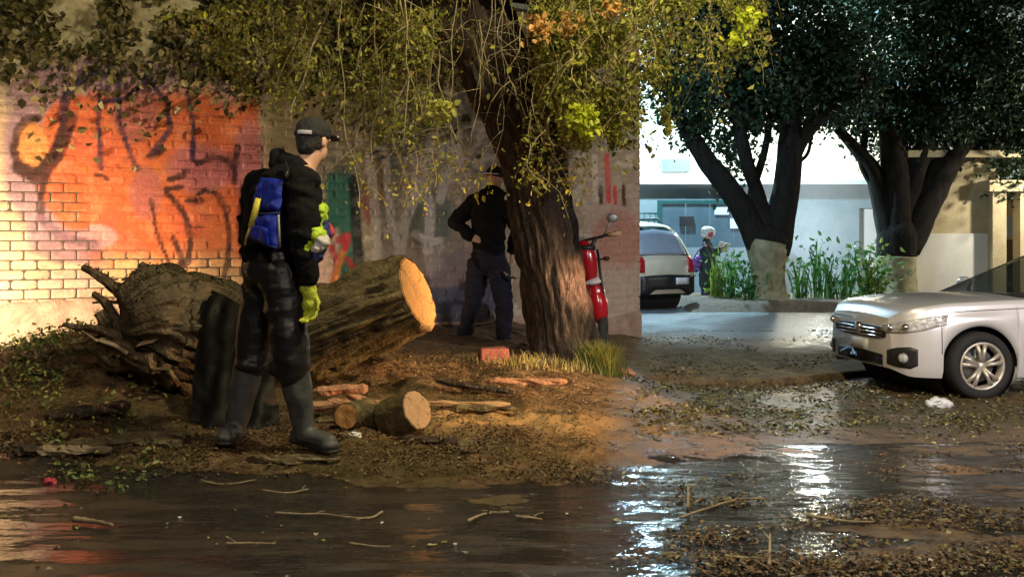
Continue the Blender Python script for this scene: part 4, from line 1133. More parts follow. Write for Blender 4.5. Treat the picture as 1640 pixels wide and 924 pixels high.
# cap with strap, hair
hr = [('e', hq(0, -.030, .012), (.080, .086, .082), hR), ('e', hq(0, -.062, -.035), (.062, .046, .045), hR)]
part('hair', skin(hr, .007, 3, (.006, 40, 1)), M['capcloth'], man, True)
cp = [('e', hq(0, -.012, .060), (.092, .110, .078), hR), ('e', hq(0, -.02, .035), (.094, .112, .035), hR)]
part('cap', skin(cp, .007, 4, (.006, 18, 4)), M['capcloth'], man, True)
cpb = [('e', hq(0, .125, .040), (.070, .062, .010), hR), ('e', hq(0, .095, .048), (.078, .05, .014), hR)]
part('cap_brim', skin(cpb, .006, 3), M['capcloth'], man, True)
mb = MB(); mb.tube([hq(-.098 * math.sin(t), -.02 - .115 * math.cos(t), .030) for t in np.linspace(-.75, .05, 9)], .012, n=8, flat=.35); part('cap_strap', mb.mesh(), M['grey_strap'], man, True)
mb = MB(); mb.sphere(hq(.02, .150, .052), (.022, .018, .012)); part('cap_badge', mb.mesh(), M['whitecloth'], man, True)
# backpack on the back, blue with yellow strap
bk = -fd
def quadpad(name, cs, th, m, seed, par=man, bulge=.03):
    """soft pad through four corner points"""
    a_, b_, c_, d_ = [Vector(q) for q in cs]; nrm = (b_ - a_).cross(d_ - a_).normalized(); vs = []; N = 16
    for sgn in (1, -1):
        for i in range(N + 1):
            for j in range(N + 1):
                u, v = i / N, j / N; q = (a_ * (1 - u) + b_ * u) * (1 - v) + (d_ * (1 - u) + c_ * u) * v
                e = (max(0, 1 - (2 * u - 1) ** 4) * max(0, 1 - (2 * v - 1) ** 4)) ** .5
                vs.append(q + nrm * sgn * (th * .5 * e + (bulge * e if sgn > 0 else 0)) + nrm * (.014 * mn.noise(q * 14 + Vector((seed, 0, 0))) + .008 * mn.noise(q * 34)))
    M1 = N + 1; fs = []
    for k in (0, 1):
        for i in range(N):
            for j in range(N):
                f = (k * M1 * M1 + i * M1 + j, k * M1 * M1 + (i + 1) * M1 + j, k * M1 * M1 + (i + 1) * M1 + j + 1, k * M1 * M1 + i * M1 + j + 1)
                fs.append(f if k == 0 else tuple(reversed(f)))
    mb = MB(); mb.add(vs, fs); return part(name, mb.mesh(), M[m], par, True)
bp = thing('backpack', 'blue backpack with bright yellow strap worn over a black hoodie', 'backpack', tuple(p1(430, 345, -.16)))
quadpad('top_pocket', [p1(404, 336, -.16), p1(448, 338, -.31), p1(454, 288, -.28), p1(418, 284, -.13)], .03, 'blue', 1, bp, .012)
quadpad('front_pocket', [p1(400, 384, -.18), p1(446, 402, -.34), p1(446, 342, -.34), p1(410, 346, -.20)], .04, 'blue', 5, bp, .02)
quadpad('flap', [p1(400, 380, -.24), p1(432, 396, -.38), p1(430, 366, -.39), p1(406, 360, -.25)], .02, 'blue', 9, bp, .015)
mb = MB(); mb.tube([p1(414, 318, -.24), p1(409, 338, -.25), p1(402, 364, -.25)], [.017, .019, .017], n=10, flat=.5); part('yellow_strap', mb.mesh(), M['yellow'], bp, True)
mb = MB(); mb.tube([p1(400, 366, -.24), p1(395, 380, -.20), p1(393, 392, -.16)], [.012, .010, .012], n=8, flat=.5); part('strap_end', mb.mesh(), M['yellow'], bp, True)
mb = MB(); mb.tube([p1(398, 396, .02), p1(396, 430, -.02), p1(400, 470, -.02)], [.03, .034, .026], n=12, flat=.5, fn=lambda t, L, i: 1 + .08 * math.sin(3 * t)); part('hanging_rag', mb.mesh(), M['soilclod'], man, True)
mb = MB(); mb.tube([p1(458, 286, -.30), p1(462, 276, -.26), p1(458, 262, -.14)], [.018, .020, .018], n=8, flat=.4); part('shoulder_strap', mb.mesh(), M['blackplastic'], bp, True)
for q_ in ([(404, 340, -.20), (426, 343, -.29), (448, 341, -.345)], [(446, 398, -.37), (424, 392, -.32), (402, 383, -.23)]):
    mb = MB(); mb.tube([p1(*k_) for k_ in q_], .006, n=6); part('piping', mb.mesh(), M['navycloth'], bp, True)
mb = MB(); mb.tube([p1(448, 396, -.375), p1(447, 370, -.385), p1(446, 344, -.37)], .006, n=6); part('reflective_tape', mb.mesh(), M['grey_strap'], bp, True)
# bundle in lime, white and navy held in front of the waist
bd = thing('cloth_bundle', 'bundle of lime, white and navy cloth at the waist of the nearest person', 'bundle', tuple(p1(507, 380, -.16)))
def lump(nm, pr, m, seed): part(nm, skin([('e', p1(a_ + 3, b_, dy - .29), (rx * 1.45 / s1, .06, rz * 1.45 / s1)) for a_, b_, dy, rx, rz in pr], .006, 3, (.016, 15, seed)), M[m], bd, True)
lump('lime_cloth', [(508, 345, .10, 9, 12), (512, 338, .10, 6, 8)], 'limecloth', 1)
lump('lime_cloth', [(500, 370, .06, 12, 9), (492, 382, .05, 7, 14), (505, 378, .05, 9, 10), (489, 396, .05, 5, 9)], 'limecloth', 3)
lump('white_cloth', [(508, 388, .05, 10, 10), (503, 396, .05, 8, 6)], 'whitecloth', 6)
lump('navy_cloth', [(510, 358, .12, 8, 9), (514, 372, .12, 7, 14), (508, 395, .12, 7, 12), (500, 410, .08, 9, 8)], 'navycloth', 8)
lump('pink_cloth', [(520, 366, .20, 7, 5), (524, 372, .20, 5, 6)], 'pink', 2)

# --- the second worker by the tree
m2y = 11.0
p2 = lambda px, py, dy=0.0: W(px, py, m2y + dy)
mn2 = thing('person', 'person in dark clothes and hat with hand on hip standing behind the tree trunk', 'person', (p2(775, 550).x, m2y, g(p2(775, 550).x, m2y)))
hc2 = p2(794, 290); hp, hq2, hR2 = head_prims(hc2, (.6, .75, -.15), 1.0)
nk = p2(790, 312); ch = p2(784, 345); wa = p2(782, 395); pv = p2(782, 415)
sR = p2(812, 325, -.12); sL = p2(760, 325, .08); eL = p2(729, 355, .02); wL = p2(752, 378, -.10); eR = p2(828, 365, -.1); wR = p2(820, 400, .1)
hR_, hL = p2(797, 425, -.05), p2(768, 425, .05); kR, kL = p2(807, 485, -.05), p2(757, 485, .05); aR, aL = p2(808, 540, .0), p2(742, 540, .05)
tR_, tL_ = p2(806, 553, -.14), p2(748, 550, -.12)
bodyp = hp + [('c', hc2, nk, .055, .06), ('c', nk, ch, .07, .13), ('c', ch, wa, .14, .12), ('c', wa, pv, .12, .13), ('c', nk, sR, .06, .06), ('c', nk, sL, .06, .06), ('c', sR, eR, .05, .04), ('c', eR, wR, .038, .028), ('c', sL, eL, .05, .04), ('c', eL, wL, .038, .028),
          ('c', pv, hR_, .11, .095), ('c', pv, hL, .11, .095), ('c', hR_, kR, .08, .055), ('c', hL, kL, .08, .055), ('c', kR, aR, .05, .035), ('c', kL, aL, .05, .035), ('c', aR, tR_, .035, .03), ('c', aL, tL_, .035, .03)] + hand(wL + Vector((.05, -.02, -.02)), (1, -.1, -.3), (0, .3, 1), (.1, -1, 0), 1.05, .7) + hand(wR + Vector((0, .02, -.06)), (0, .2, -1), (.3, .9, 0), (1, 0, 0), 1.0, .7)
part('body', skin(bodyp, .010, 4), M['skin'], mn2, True)
part('jacket', skin([('c', nk, ch, .10, .16), ('c', ch, wa, .175, .155), ('c', wa, p2(782, 412), .155, .16), ('c', nk, sR, .08, .09), ('c', nk, sL, .08, .09), ('c', sR, eR, .088, .07), ('c', eR, wR, .066, .048), ('c', sL, eL, .088, .072), ('c', eL, wL, .068, .05)], .013, 4, (.02, 7, 3)), M['blackcloth'], mn2, True)
part('trousers', skin([('c', p2(782, 405), pv, .15, .155), ('c', pv, hR_, .14, .12), ('c', pv, hL, .14, .12), ('c', hR_, kR, .115, .085), ('c', hL, kL, .115, .085), ('c', kR, aR, .082, .072), ('c', kL, aL, .082, .074)], .013, 4, (.02, 8, 6)), M['jeans'], mn2, True)
for a_, t_, nm in ((aR, tR_, 1), (aL, tL_, 2)):
    o = part('shoe', skin([('c', a_, t_, .048, .042), ('e', t_, (.048, .055, .035)), ('c', a_, a_ + Vector((0, .05, -.03)), .045, .04)], .009, 3), M['blackplastic'], mn2, True)
    mb = MB(); d = (t_ - a_); mb.tube([a_ + d * .1 + Vector((-.05, 0, -.025)), a_ + d * .6 + Vector((-.052, -.01, -.02)), t_ + Vector((-.03, -.045, -.02)), t_ + Vector((.03, -.045, -.02))], .010, n=6); part('shoe_trim', mb.mesh(), M['whitecloth'], mn2, True)
part('hat', skin([('e', hq2(0, -.01, .07), (.095, .11, .075), hR2), ('e', hq2(0, 0, .045), (.13, .15, .014), hR2)], .009, 3), M['capcloth'], mn2, True)
mb = MB(); mb.tube([hq2(.132 * math.sin(t), -.150 * math.cos(t), .045) for t in np.linspace(-.9, .9, 12)], .006, n=6); part('hat_trim', mb.mesh(), M['whitecloth'], mn2, True)
for a_, b_ in ((763, 314), (775, 318)):
    mb = MB(); mb.sphere(p2(a_, b_, -.10), (.022, .02, .03)); mb.tube([p2(a_, b_, -.10), p2(a_ + 4, b_ + 14, -.13)], [.012, .006], n=6); part('shoulder_tab', mb.mesh(), M['yellow'], mn2, True)
mb = MB(); mb.sphere(p2(811, 318, -.2), (.02, .012, .035)); part('chest_badge', mb.mesh(), M['whitecloth'], mn2, True)
mb = MB(); mb.tube([p2(806, 434, -.2), p2(816, 442, -.22), p2(826, 446, -.2)], [.008, .012, .01], n=6); part('pocket_tool', mb.mesh(), M['chrome'], mn2, True)

# --- the person in the courtyard
m3y = 22.6; p3 = lambda px, py, dy=0.0: W(px, py, m3y + dy)
mn3 = thing('person', 'person in white and pink hat reading a white sheet of paper in the courtyard', 'person', (p3(1135, 480).x, m3y, g(p3(1135, 480).x, m3y)))
hc3 = p3(1135, 375); hp, hq3, hR3 = head_prims(hc3, (.85, -.5, -.25), 1.0)
n3 = p3(1132, 387); c3 = p3(1133, 402); w3 = p3(1133, 425); v3 = p3(1133, 432)
zf = g(mn3.location.x, m3y)
fR = Vector((p3(1128, 480).x, m3y, zf + .04)); fL = Vector((p3(1138, 480).x, m3y + .1, zf + .04))
kneR = p3(1129, 458); kneL = p3(1137, 458, .1); eb = p3(1141, 410, -.2); wr = p3(1152, 398, -.28); eb2 = p3(1143, 408, .15); wr2 = p3(1154, 400, -.05)
bod = hp + [('c', hc3, n3, .05, .055), ('c', n3, c3, .07, .12), ('c', c3, w3, .12, .12), ('c', w3, v3, .12, .14), ('c', v3, kneR, .10, .06), ('c', v3, kneL, .10, .06), ('c', kneR, fR, .05, .04), ('c', kneL, fL, .05, .04), ('c', fR, fR + Vector((.1, -.1, 0)), .04, .035), ('c', fL, fL + Vector((.1, -.1, 0)), .04, .035), ('c', p3(1130, 393, -.15), eb, .045, .04), ('c', eb, wr, .038, .028), ('c', p3(1136, 393, .12), eb2, .045, .04), ('c', eb2, wr2, .038, .028)] + hand(wr + Vector((.03, 0, .02)), (1, -.2, .4), (0, 1, 0), (0, 0, -1), 1, .8) + hand(wr2 + Vector((.03, 0, .02)), (1, -.2, .4), (0, -1, 0), (0, 0, -1), 1, .8)
part('body', skin(bod, .012, 3), M['skin'], mn3, True)
M['coat'] = mat('dark_coat', (.03, .038, .045), (.015, .02, .024), .8, 10, .3)
part('coat', skin([('c', n3, c3, .08, .15), ('c', c3, p3(1133, 440), .155, .17), ('c', p3(1133, 440), p3(1132, 455), .16, .15), ('c', p3(1130, 393, -.12), eb, .075, .065), ('c', eb, wr, .06, .048), ('c', p3(1136, 393, .12), eb2, .075, .065), ('c', eb2, wr2, .06, .048)], .016, 4, (.02, 7, 3)), M['coat'], mn3, True)
part('trousers', skin([('c', v3, kneR, .12, .09), ('c', v3, kneL, .12, .09), ('c', kneR, fR + Vector((0, 0, .04)), .085, .07), ('c', kneL, fL + Vector((0, 0, .04)), .085, .07)], .016, 4), M['navycloth'], mn3, True)
part('hat', skin([('e', hq3(0, -.02, .05), (.125, .14, .10), hR3), ('e', hq3(-.02, -.08, -.02), (.10, .07, .09), hR3)], .012, 3, (.02, 14, 3)), M['whitecloth'], mn3, True)
part('hat_band', skin([('e', hq3(.06, .05, .025), (.06, .075, .06), hR3)], .010, 3), M['pink'], mn3, True)
o = skin([('e', p3(1114, 424, -.1), (.11, .08, .15)), ('e', p3(1117, 418, -.1), (.10, .07, .10))], .014, 3, (.02, 8, 2))
bg_ = thing('shoulder_bag', 'purple shoulder bag hanging behind the person in white and pink hat', 'bag', tuple(p3(1114, 436, -.1)))
part('pouch', o, M['purple'], bg_, True)
mb = MB(); mb.tube([p3(1111, 414, -.14), p3(1118, 402, -.17), p3(1129, 392, -.19)], .012, n=6); part('strap', mb.mesh(), M['purple'], bg_, True)
mb = MB(); mb.box(p3(1159, 396, -.22), (.22, .012, .20), rot=Matrix.Rotation(.35, 3, 'X') @ Matrix.Rotation(.25, 3, 'Y')); o = part('paper_sheet', mb.mesh(smooth=False), M['whitecloth']); tag(o, 'white sheet of paper in the hands of the person in the courtyard', 'paper')

# ------------------------------------------------------------------ vehicles
def interp(tab, x):
    for (a_, b_) in zip(tab[:-1], tab[1:]):
        if x <= b_[0]:
            t = (x - a_[0]) / (b_[0] - a_[0] + 1e-9); t = max(0, min(1, t)); return a_[1] + (b_[1] - a_[1]) * t
    return tab[-1][1]
def smooth_tab(tab):
    """Catmull-like smoothing by sampling the linear table and averaging"""
    lo, hi = tab[0][0], tab[-1][0]; xs_ = np.linspace(lo, hi, 400); ys_ = np.interp(xs_, [a_[0] for a_ in tab], [a_[1] for a_ in tab])
    k = np.hanning(17); k /= k.sum(); yp = np.pad(ys_, 8, mode='edge'); ys2 = np.convolve(yp, k, 'valid')
    return lambda x: float(np.interp(x, xs_, ys2))
def vehicle(root, T, paintm, wheels, wr_, glassx, wsx, rwx, lower=None):
    L = T['len']; wf, bf, rf, zf_ = smooth_tab(T['w']), smooth_tab(T['belt']), smooth_tab(T['roof']), smooth_tab(T['bot'])
    xs_ = sorted(set(list(np.round(np.linspace(0, L, 120), 4)) + [0.012, .03, .05, .08, L - .012, L - .03, L - .05] + [round(wx + wr_ * 1.16 * math.cos(a_), 4) for wx in wheels for a_ in np.linspace(0, PI, 22)]))
    xs_ = [x for x in xs_ if 0 <= x <= L]
    secs = []
    for x in xs_:
        w_ = wf(x); be = bf(x); ro = max(rf(x), be); h = ro - be; zb = zf_(x)
        for wx in wheels:
            d = abs(x - wx); R_ = wr_ * 1.16
            if d < R_: zb = max(zb, wr_ + math.sqrt(R_ * R_ - d * d))
        sh = be - .10
        zs_ = [zb + (sh - zb) * t for t in (0, .12, .45, .8, 1)]
        ys_ = [w_ - .03, w_ - .006, w_, w_ - .006, w_ - .02]
        pts_ = list(zip(ys_, zs_)) + [(w_ - .055, be - .03), (w_ * .93, be + .008)]
        pts_ += [(w_ * .915 - .26 * h, be + .012 + .88 * h), (w_ * .86 - .30 * h, be + .02 + .97 * h), (w_ * .45, ro + .035), (0, ro + .045)]
        secs.append(pts_)
    n_ = len(secs[0]); vs = []; 
    for x, sct in zip(xs_, secs):
        for y, z in sct: vs.append((x, -y, z))
        for y, z in reversed(sct[:-1]): vs.append((x, y, z))
    K = 2 * n_ - 1; fs = []; ms = []
    for i in range(len(xs_) - 1):
        xm = (xs_[i] + xs_[i + 1]) / 2
        for k in range(K - 1):
            kk = k if k < n_ - 1 else K - 2 - k
            m_ = 0
            if kk == 6 and any(a_ < xm < b_ for a_, b_ in glassx): m_ = 1
            if kk >= 7 and (wsx[0] < xm < wsx[1] or rwx[0] < xm < rwx[1]) and kk >= 8: m_ = 1
            if lower and kk <= 1: m_ = 2
            fs.append((i * K + k, (i + 1) * K + k, (i + 1) * K + k + 1, i * K + k + 1)); ms.append(m_)
    for i, rev in ((0, False), (len(xs_) - 1, True)):
        f = [i * K + k for k in range(K)]; f = f if not rev else f[::-1]; fs.append(tuple(f)); ms.append(0)
    bm_ = MB(); bm_.v = vs; bm_.f = fs; bm_.m = ms
    me = bm_.mesh(mats=[paintm, M['glass'], M['blackplastic']])
    o = part('body', me, [], root)
    bvh = BVHTree.FromPolygons([Vector(v) for v in vs], fs)
    return o, bvh
def patch(bvh, root, name, m, org, dr, ua, va, cols, off=.008, sub=6):
    """raised patch lying on the body: cols = (u, v_low, v_high) seen along dr from org"""
    dr = Vector(dr).normalized(); ua = Vector(ua); va = Vector(va); org = Vector(org); vs = []; fs = []
    cc = []
    for (a_, b_) in zip(cols[:-1], cols[1:]):
        for t in range(4): f = t / 4; cc.append(tuple(a_[i] * (1 - f) + b_[i] * f for i in range(3)))
    cc.append(cols[-1])
    last = None
    for (u, v0, v1) in cc:
        for j in range(sub + 1):
            v = v0 + (v1 - v0) * j / sub
            o_ = org + ua * u + va * v
            hit = bvh.ray_cast(o_, dr, 8)
            if hit[0] is None: q = last or (o_ + dr * 2)
            else: q = hit[0]
            last = q; vs.append(q - dr * off)
    n0 = len(vs); vs += [v + dr * (off + .01) for v in vs]
    C = len(cc); S_ = sub + 1
    for i in range(C - 1):
        for j in range(sub): fs.append((i * S_ + j, (i + 1) * S_ + j, (i + 1) * S_ + j + 1, i * S_ + j + 1))
    rim = [i * S_ for i in range(C)] + [(C - 1) * S_ + j for j in range(1, S_)] + [i * S_ + sub for i in reversed(range(C - 1))] + [j for j in reversed(range(1, sub))]
    for a_, b_ in zip(rim, rim[1:] + rim[:1]): fs.append((a_, a_ + n0, b_ + n0, b_))
    mb = MB(); mb.add(vs, fs); me = mb.mesh()
    return part(name, me, m, root)
def wheel(root, x, y, r, w_, rim_r, side):
    """side -1: outer face towards -y"""
    c = (x, y, r)
    mb = MB(); hw_ = w_ / 2
    mb.lathe([(rim_r, -hw_ * .8), (rim_r + .01, -hw_), (r - .035, -hw_), (r - .010, -hw_ * .82), (r, -hw_ * .5), (r, hw_ * .5), (r - .01, hw_ * .82), (r - .035, hw_), (rim_r, hw_), (rim_r, -hw_ * .8)], c, 'Y', 48)
    o = part('wheel', mb.mesh(), M['tyre'], root)
    mb = MB(); s = side
    mb.lathe([(rim_r - .028, s * hw_ * .2), (rim_r - .022, s * hw_ * .85), (rim_r - .006, s * hw_ * .97), (rim_r + .006, s * hw_ * .92), (rim_r + .002, s * hw_ * .6)], c, 'Y', 48)
    mb.lathe([(0, s * hw_ * .86), (.028, s * hw_ * .84), (.045, s * hw_ * .72), (.05, s * hw_ * .4)], c, 'Y', 24)
    for k in range(5):
        for dd in (-.19, .19):
            a_ = 2 * PI * k / 5 + .35 + dd * .5; b_ = 2 * PI * k / 5 + .35 + dd
            p0 = Vector((math.cos(a_) * .035, s * hw_ * .72, math.sin(a_) * .035)) + Vector(c); p1_ = Vector((math.cos(b_) * (rim_r - .018), s * hw_ * .80, math.sin(b_) * (rim_r - .018))) + Vector(c)
            mb.tube([p0, (p0 + p1_) / 2 + Vector((0, s * .008, 0)), p1_], [.020, .016, .021], n=8)
    rm = part('rim', mb.mesh(), M['alloy'], o)
    mb = MB(); mb.lathe([(.0, s * hw_ * .1), (rim_r - .06, s * hw_ * .1), (rim_r - .06, s * hw_ * .02)], c, 'Y', 30)
    part('brake_disc', mb.mesh(), M['steel'], o)
    return o
def wells(root, xs_, r, hw_):
    for x in xs_:
        mb = MB()
        prof = [(r * 1.2, -hw_), (r * 1.2, hw_)]
        mb.lathe([(r * 1.22, -hw_ + .05), (r * 1.22, hw_ - .05)], (x, 0, r), 'Y', 32)
        mb.lathe([(.05, -hw_ * .62), (r * 1.22, -hw_ * .62)], (x, 0, r), 'Y', 32)
        tag(part('wheel_well', mb.mesh(), M['tyre'], root), kind='stuff')
    mb = MB(); mb.box(((xs_[0] + xs_[1]) / 2, 0, .34), (xs_[1] - xs_[0] + 1.0, hw_ * 1.5, .16)); part('underbody', mb.mesh(smooth=False), M['tyre'], root)

# silver saloon: local x runs from the bumper to the rear, camera side is -y
CA = math.radians(8)
wcx, wcy = (1564 - 820) / 183.0, F / 183.0
lx, ly = .72, -.76
cx0 = wcx - (lx * math.cos(CA) - ly * math.sin(CA)); cy0 = wcy - (lx * math.sin(CA) + ly * math.cos(CA))
car = thing('parked_car', 'silver saloon car parked nose first at the right among fallen leaves', 'car', (cx0, cy0, g(wcx, wcy) - .015), CA)
T = {'len': 4.42, 'w': [(0, .58), (.04, .67), (.12, .76), (.28, .82), (.7, .85), (1.4, .862), (3.3, .862), (4.0, .82), (4.3, .76), (4.42, .66)],
     'belt': [(0, .66), (.05, .73), (.16, .785), (.45, .825), (1.0, .85), (1.3, .855), (2.2, .84), (3.3, .88), (3.8, .91), (4.25, .90), (4.42, .80)],
     'roof': [(0, .5), (1.12, .82), (1.20, .855), (2.1, 1.25), (2.6, 1.33), (3.0, 1.31), (3.25, 1.25), (3.85, .93), (4.42, .75)],
     'bot': [(0, .27), (.1, .20), (.4, .19), (3.9, .20), (4.42, .30)]}
body, bv = vehicle(car, T, M['silver'], [.72, 3.32], .296, [(1.52, 2.38), (2.46, 3.26)], (1.20, 2.08), (3.22, 3.84))
for x_ in (.72, 3.32):
    for sg in (-1, 1): wheel(car, x_, sg * .765, .296, .20, .205, sg)
wells(car, [.72, 3.32], .305, .80)
SIDE = ((0, -2, 0), (0, 1, 0), (1, 0, 0), (0, 0, 1)); FR = ((-2, 0, 0), (1, 0, 0), (0, 1, 0), (0, 0, 1))
D45 = Vector((math.cos(.75), math.sin(.75), 0)); U45 = Vector((math.sin(.75), -math.cos(.75), 0))
for sg in (-1, 1):
    d = Vector((D45.x, -sg * D45.y, 0)); u = Vector((D45.y, sg * D45.x, 0)) if sg < 0 else Vector((D45.y, D45.x, 0))
    u = Vector((math.sin(.75), sg * math.cos(.75), 0))
    org = Vector((.1, sg * .62, 0)) - d * 2
    o = patch(bv, car, 'headlight', M['lampglass'], org, d, u, (0, 0, 1), [(-.21, .585, .635), (-.1, .575, .655), (.05, .58, .685), (.2, .605, .715), (.36, .655, .745)] if sg < 0 else [(-.21, .585, .635), (-.1, .575, .655), (.05, .58, .685), (.2, .605, .715), (.36, .655, .745)], .012)
    for (uu, zz, rr) in ((-.08, .615, .030), (.06, .63, .034)):
        q = org + u * uu + Vector((0, 0, zz)); hit = bv.ray_cast(q, d, 6)
        mb = MB(); mb.sphere(hit[0] - d * .015, (rr, rr, rr), 12, 8)
        part('lamp_bulb', mb.mesh(), M['chrome'], o)
    patch(bv, car, 'fog_light_recess', M['blackplastic'], org, d, u, (0, 0, 1), [(-.13, .30, .42), (-.02, .28, .45), (.10, .27, .46), (.16, .30, .44)], .006)
    mb = MB(); hit = bv.ray_cast(org + u * .04 + Vector((0, 0, .36)), d, 6)
    if hit[0]: mb.sphere(hit[0] - d * .012, (.045, .045, .045), 14, 9)
    part('fog_light', mb.mesh(), M['lampglass'], car)
patch(bv, car, 'upper_grille', M['blackplastic'], *FR, [(-.52, .53, .615), (-.3, .505, .62), (0, .50, .625), (.3, .505, .62), (.52, .53, .615)], .008)
for k in range(3):
    z = .522 + k * .032; patch(bv, car, 'grille_bar', M['chrome'], *FR, [(-.44, z, z + .010), (0, z - .002, z + .009), (.44, z, z + .010)], .016, 1)
patch(bv, car, 'lower_grille', M['blackplastic'], *FR, [(-.46, .26, .37), (0, .245, .385), (.46, .26, .37)], .008)
patch(bv, car, 'lip_spoiler', M['blackplastic'], *FR, [(-.53, .205, .245), (0, .195, .24), (.53, .205, .245)], .03, 2)
patch(bv, car, 'number_plate', M['plate'], *FR, [(-.16, .385, .485), (.16, .385, .485)], .02, 2)
mb = MB(); mb.lathe([(.0, -.03), (.05, -.03), (.055, -.02), (.055, 0)], (-.005, 0, .58), 'X', 20); part('emblem', mb.mesh(), M['chrome'], car)
for x in (1.46, 2.46): patch(bv, car, 'door_seam', M['blackplastic'], *SIDE, [(x, .26, .80), (x + .009, .26, .80)], .002, 10)
patch(bv, car, 'bonnet_seam', M['blackplastic'], *SIDE, [(.30, .745, .751), (.6, .768, .774), (1.0, .785, .791), (1.25, .795, .801)], .002, 1)
patch(bv, car, 'sill_moulding', M['blackplastic'], *SIDE, [(1.3, .20, .255), (3.0, .20, .255)], .012, 2)
patch(bv, car, 'bumper_seam', M['blackplastic'], *SIDE, [(.36, .40, .68), (.367, .40, .68)], .002, 6)
for x in (1.55, 2.55):
    mb = MB(); mb.tube([(x + .62, -.868, .77), (x + .70, -.89, .775), (x + .80, -.868, .775)], [.010, .013, .010], n=8); part('door_handle', mb.mesh(), M['silver'], car)
for sg in (-1, 1):
    mb = MB(); mb.sphere((1.60, sg * .97, .95), (.07, .10, .065)); mb.tube([(1.58, sg * .84, .88), (1.60, sg * .93, .92)], .02); part('wing_mirror', mb.mesh(), M['silver'], car)
patch(bv, car, 'tail_light', M['red'], *SIDE, [(4.1, .70, .86), (4.38, .72, .84)], .006, 3)
# wiper cowl
mb = MB(); mb.tube([(1.18, -.68, .855), (1.14, 0, .875), (1.18, .68, .855)], .022, n=8, flat=.6); part('cowl', mb.mesh(), M['blackplastic'], car)
for sg in (-1, 1):
    part('front_seat', skin([('c', (2.35, sg * .36, .42), (2.42, sg * .36, .50), .20, .16), ('c', (2.55, sg * .36, .50), (2.72, sg * .36, .98), .13, .11), ('e', (2.76, sg * .36, 1.12), (.05, .12, .09)), ('e', (2.3, sg * .36, .48), (.26, .22, .08))], .03, 3), M['blackplastic'], car)
mb = MB(); mb.box((1.62, 0, .78), (.34, 1.36, .14)); o = part('dashboard', mb.mesh(smooth=False), M['blackplastic'], car)
mb = MB(); NN = 28
ring_ = [Vector((1.92, -.36, .84)) + Matrix.Rotation(-.45, 3, 'Y') @ Vector((0, .18 * math.cos(2 * PI * k / NN), .18 * math.sin(2 * PI * k / NN))) for k in range(NN + 1)]
mb.tube(ring_, .014, n=8); part('steering_wheel', mb.mesh(), M['blackplastic'], car)
# chin of the bumper and front skirt seen from the side
patch(bv, car, 'arch_liner', M['tyre'], *SIDE, [(.49, .25, .31), (.51, .25, .36)], .001, 2)

# beige van seen at its tail
vY = 20.3; VA = math.radians(128)
vx = (1062 - 820) / F * vY
van = thing('parked_van', 'beige hatchback van with black rear bumper half hidden by the brick wall end', 'van', (vx + .05, vY - .1, g(vx, vY) - .04), VA)
T2 = {'len': 4.0, 'w': [(0, .70), (.05, .76), (.2, .80), (.6, .83), (3.2, .83), (3.8, .76), (4.0, .62)],
      'belt': [(0, .92), (.1, .98), (.3, 1.02), (2.8, .98), (3.1, .94), (3.8, .84), (4.0, .70)],
      'roof': [(0, .9), (.08, 1.0), (.30, 1.42), (.5, 1.56), (1.2, 1.63), (2.0, 1.60), (2.45, 1.5), (3.1, 1.0), (4.0, .7)],
      'bot': [(0, .34), (.2, .27), (3.8, .27), (4.0, .32)]}
vb, bv2 = vehicle(van, T2, M['beige'], [.72, 3.2], .31, [(.55, 1.25), (1.35, 2.5)], (2.45, 3.1), (.06, .42))
for x in (.72, 3.2):
    for sg in (-1, 1): wheel(van, x, sg * .74, .31, .2, .20, sg)
wells(van, [.72, 3.2], .31, .78)
patch(bv2, van, 'rear_bumper', M['blackplastic'], *FR, [(-.66, .34, .66), (0, .33, .68), (.66, .34, .66)], .06, 4)
patch(bv2, van, 'number_plate', M['plate'], *FR, [(-.50, .50, .62), (-.18, .50, .62)], .08, 2)
patch(bv2, van, 'rear_window', M['winglass'], *FR, [(-.60, 1.03, 1.44), (0, 1.03, 1.50), (.60, 1.03, 1.44)], .012, 6)
for a_, b_ in ((.56, .68), (-.68, -.56)): patch(bv2, van, 'tail_light', M['red'], *FR, [(a_, .72, 1.0), (b_, .72, 1.0)], .02, 4)
patch(bv2, van, 'bumper_side', M['blackplastic'], *SIDE, [(.06, .30, .66), (.36, .30, .60)], .03, 4)
patch(bv2, van, 'bumper_side', M['blackplastic'], (0, 2, 0), (0, -1, 0), (1, 0, 0), (0, 0, 1), [(.06, .30, .66), (.36, .30, .60)], .03, 4)
for sg in (-1, 1):
    mb = MB(); mb.tube([(.7, sg * .55, 1.64), (.75, sg * .55, 1.70), (2.0, sg * .55, 1.69), (2.1, sg * .55, 1.62)], .015, n=6); part('roof_rail', mb.mesh(), M['blackplastic'], van)

# red scooter behind the tree
sy_ = 10.45; q3 = lambda px, py, dy=0.0: W(px + 5, py, sy_ + dy)
sc = thing('parked_scooter', 'red scooter with mirror and handlebar parked tight behind the tree trunk', 'scooter', (q3(950, 545).x, sy_, g(q3(950, 545).x, sy_)))
zg_ = sc.location.z
sk = lambda pr, v=.010, sm=3, dp=None: skin(pr, v, sm, dp)
e3 = lambda px, py, dy, rx, ry, rz, rot=None: ('e', q3(px, py, dy), (rx, ry, rz), rot)
TI = Matrix.Rotation(-.16, 3, 'Y')
part('leg_shield', sk([e3(937, 420, 0, .085, .07, .20, TI), e3(932, 405, .02, .07, .06, .12, TI)]), M['red'], sc, True)
part('front_fairing', sk([e3(953, 490, -.02, .095, .09, .17, TI), e3(950, 470, .0, .085, .08, .12, TI)]), M['red'], sc, True)
part('side_trim', sk([e3(946, 452, -.05, .075, .05, .028, TI), ('c', q3(928, 456, -.05), q3(952, 446, -.05), .018, .018)]), M['whitecloth'], sc, True)
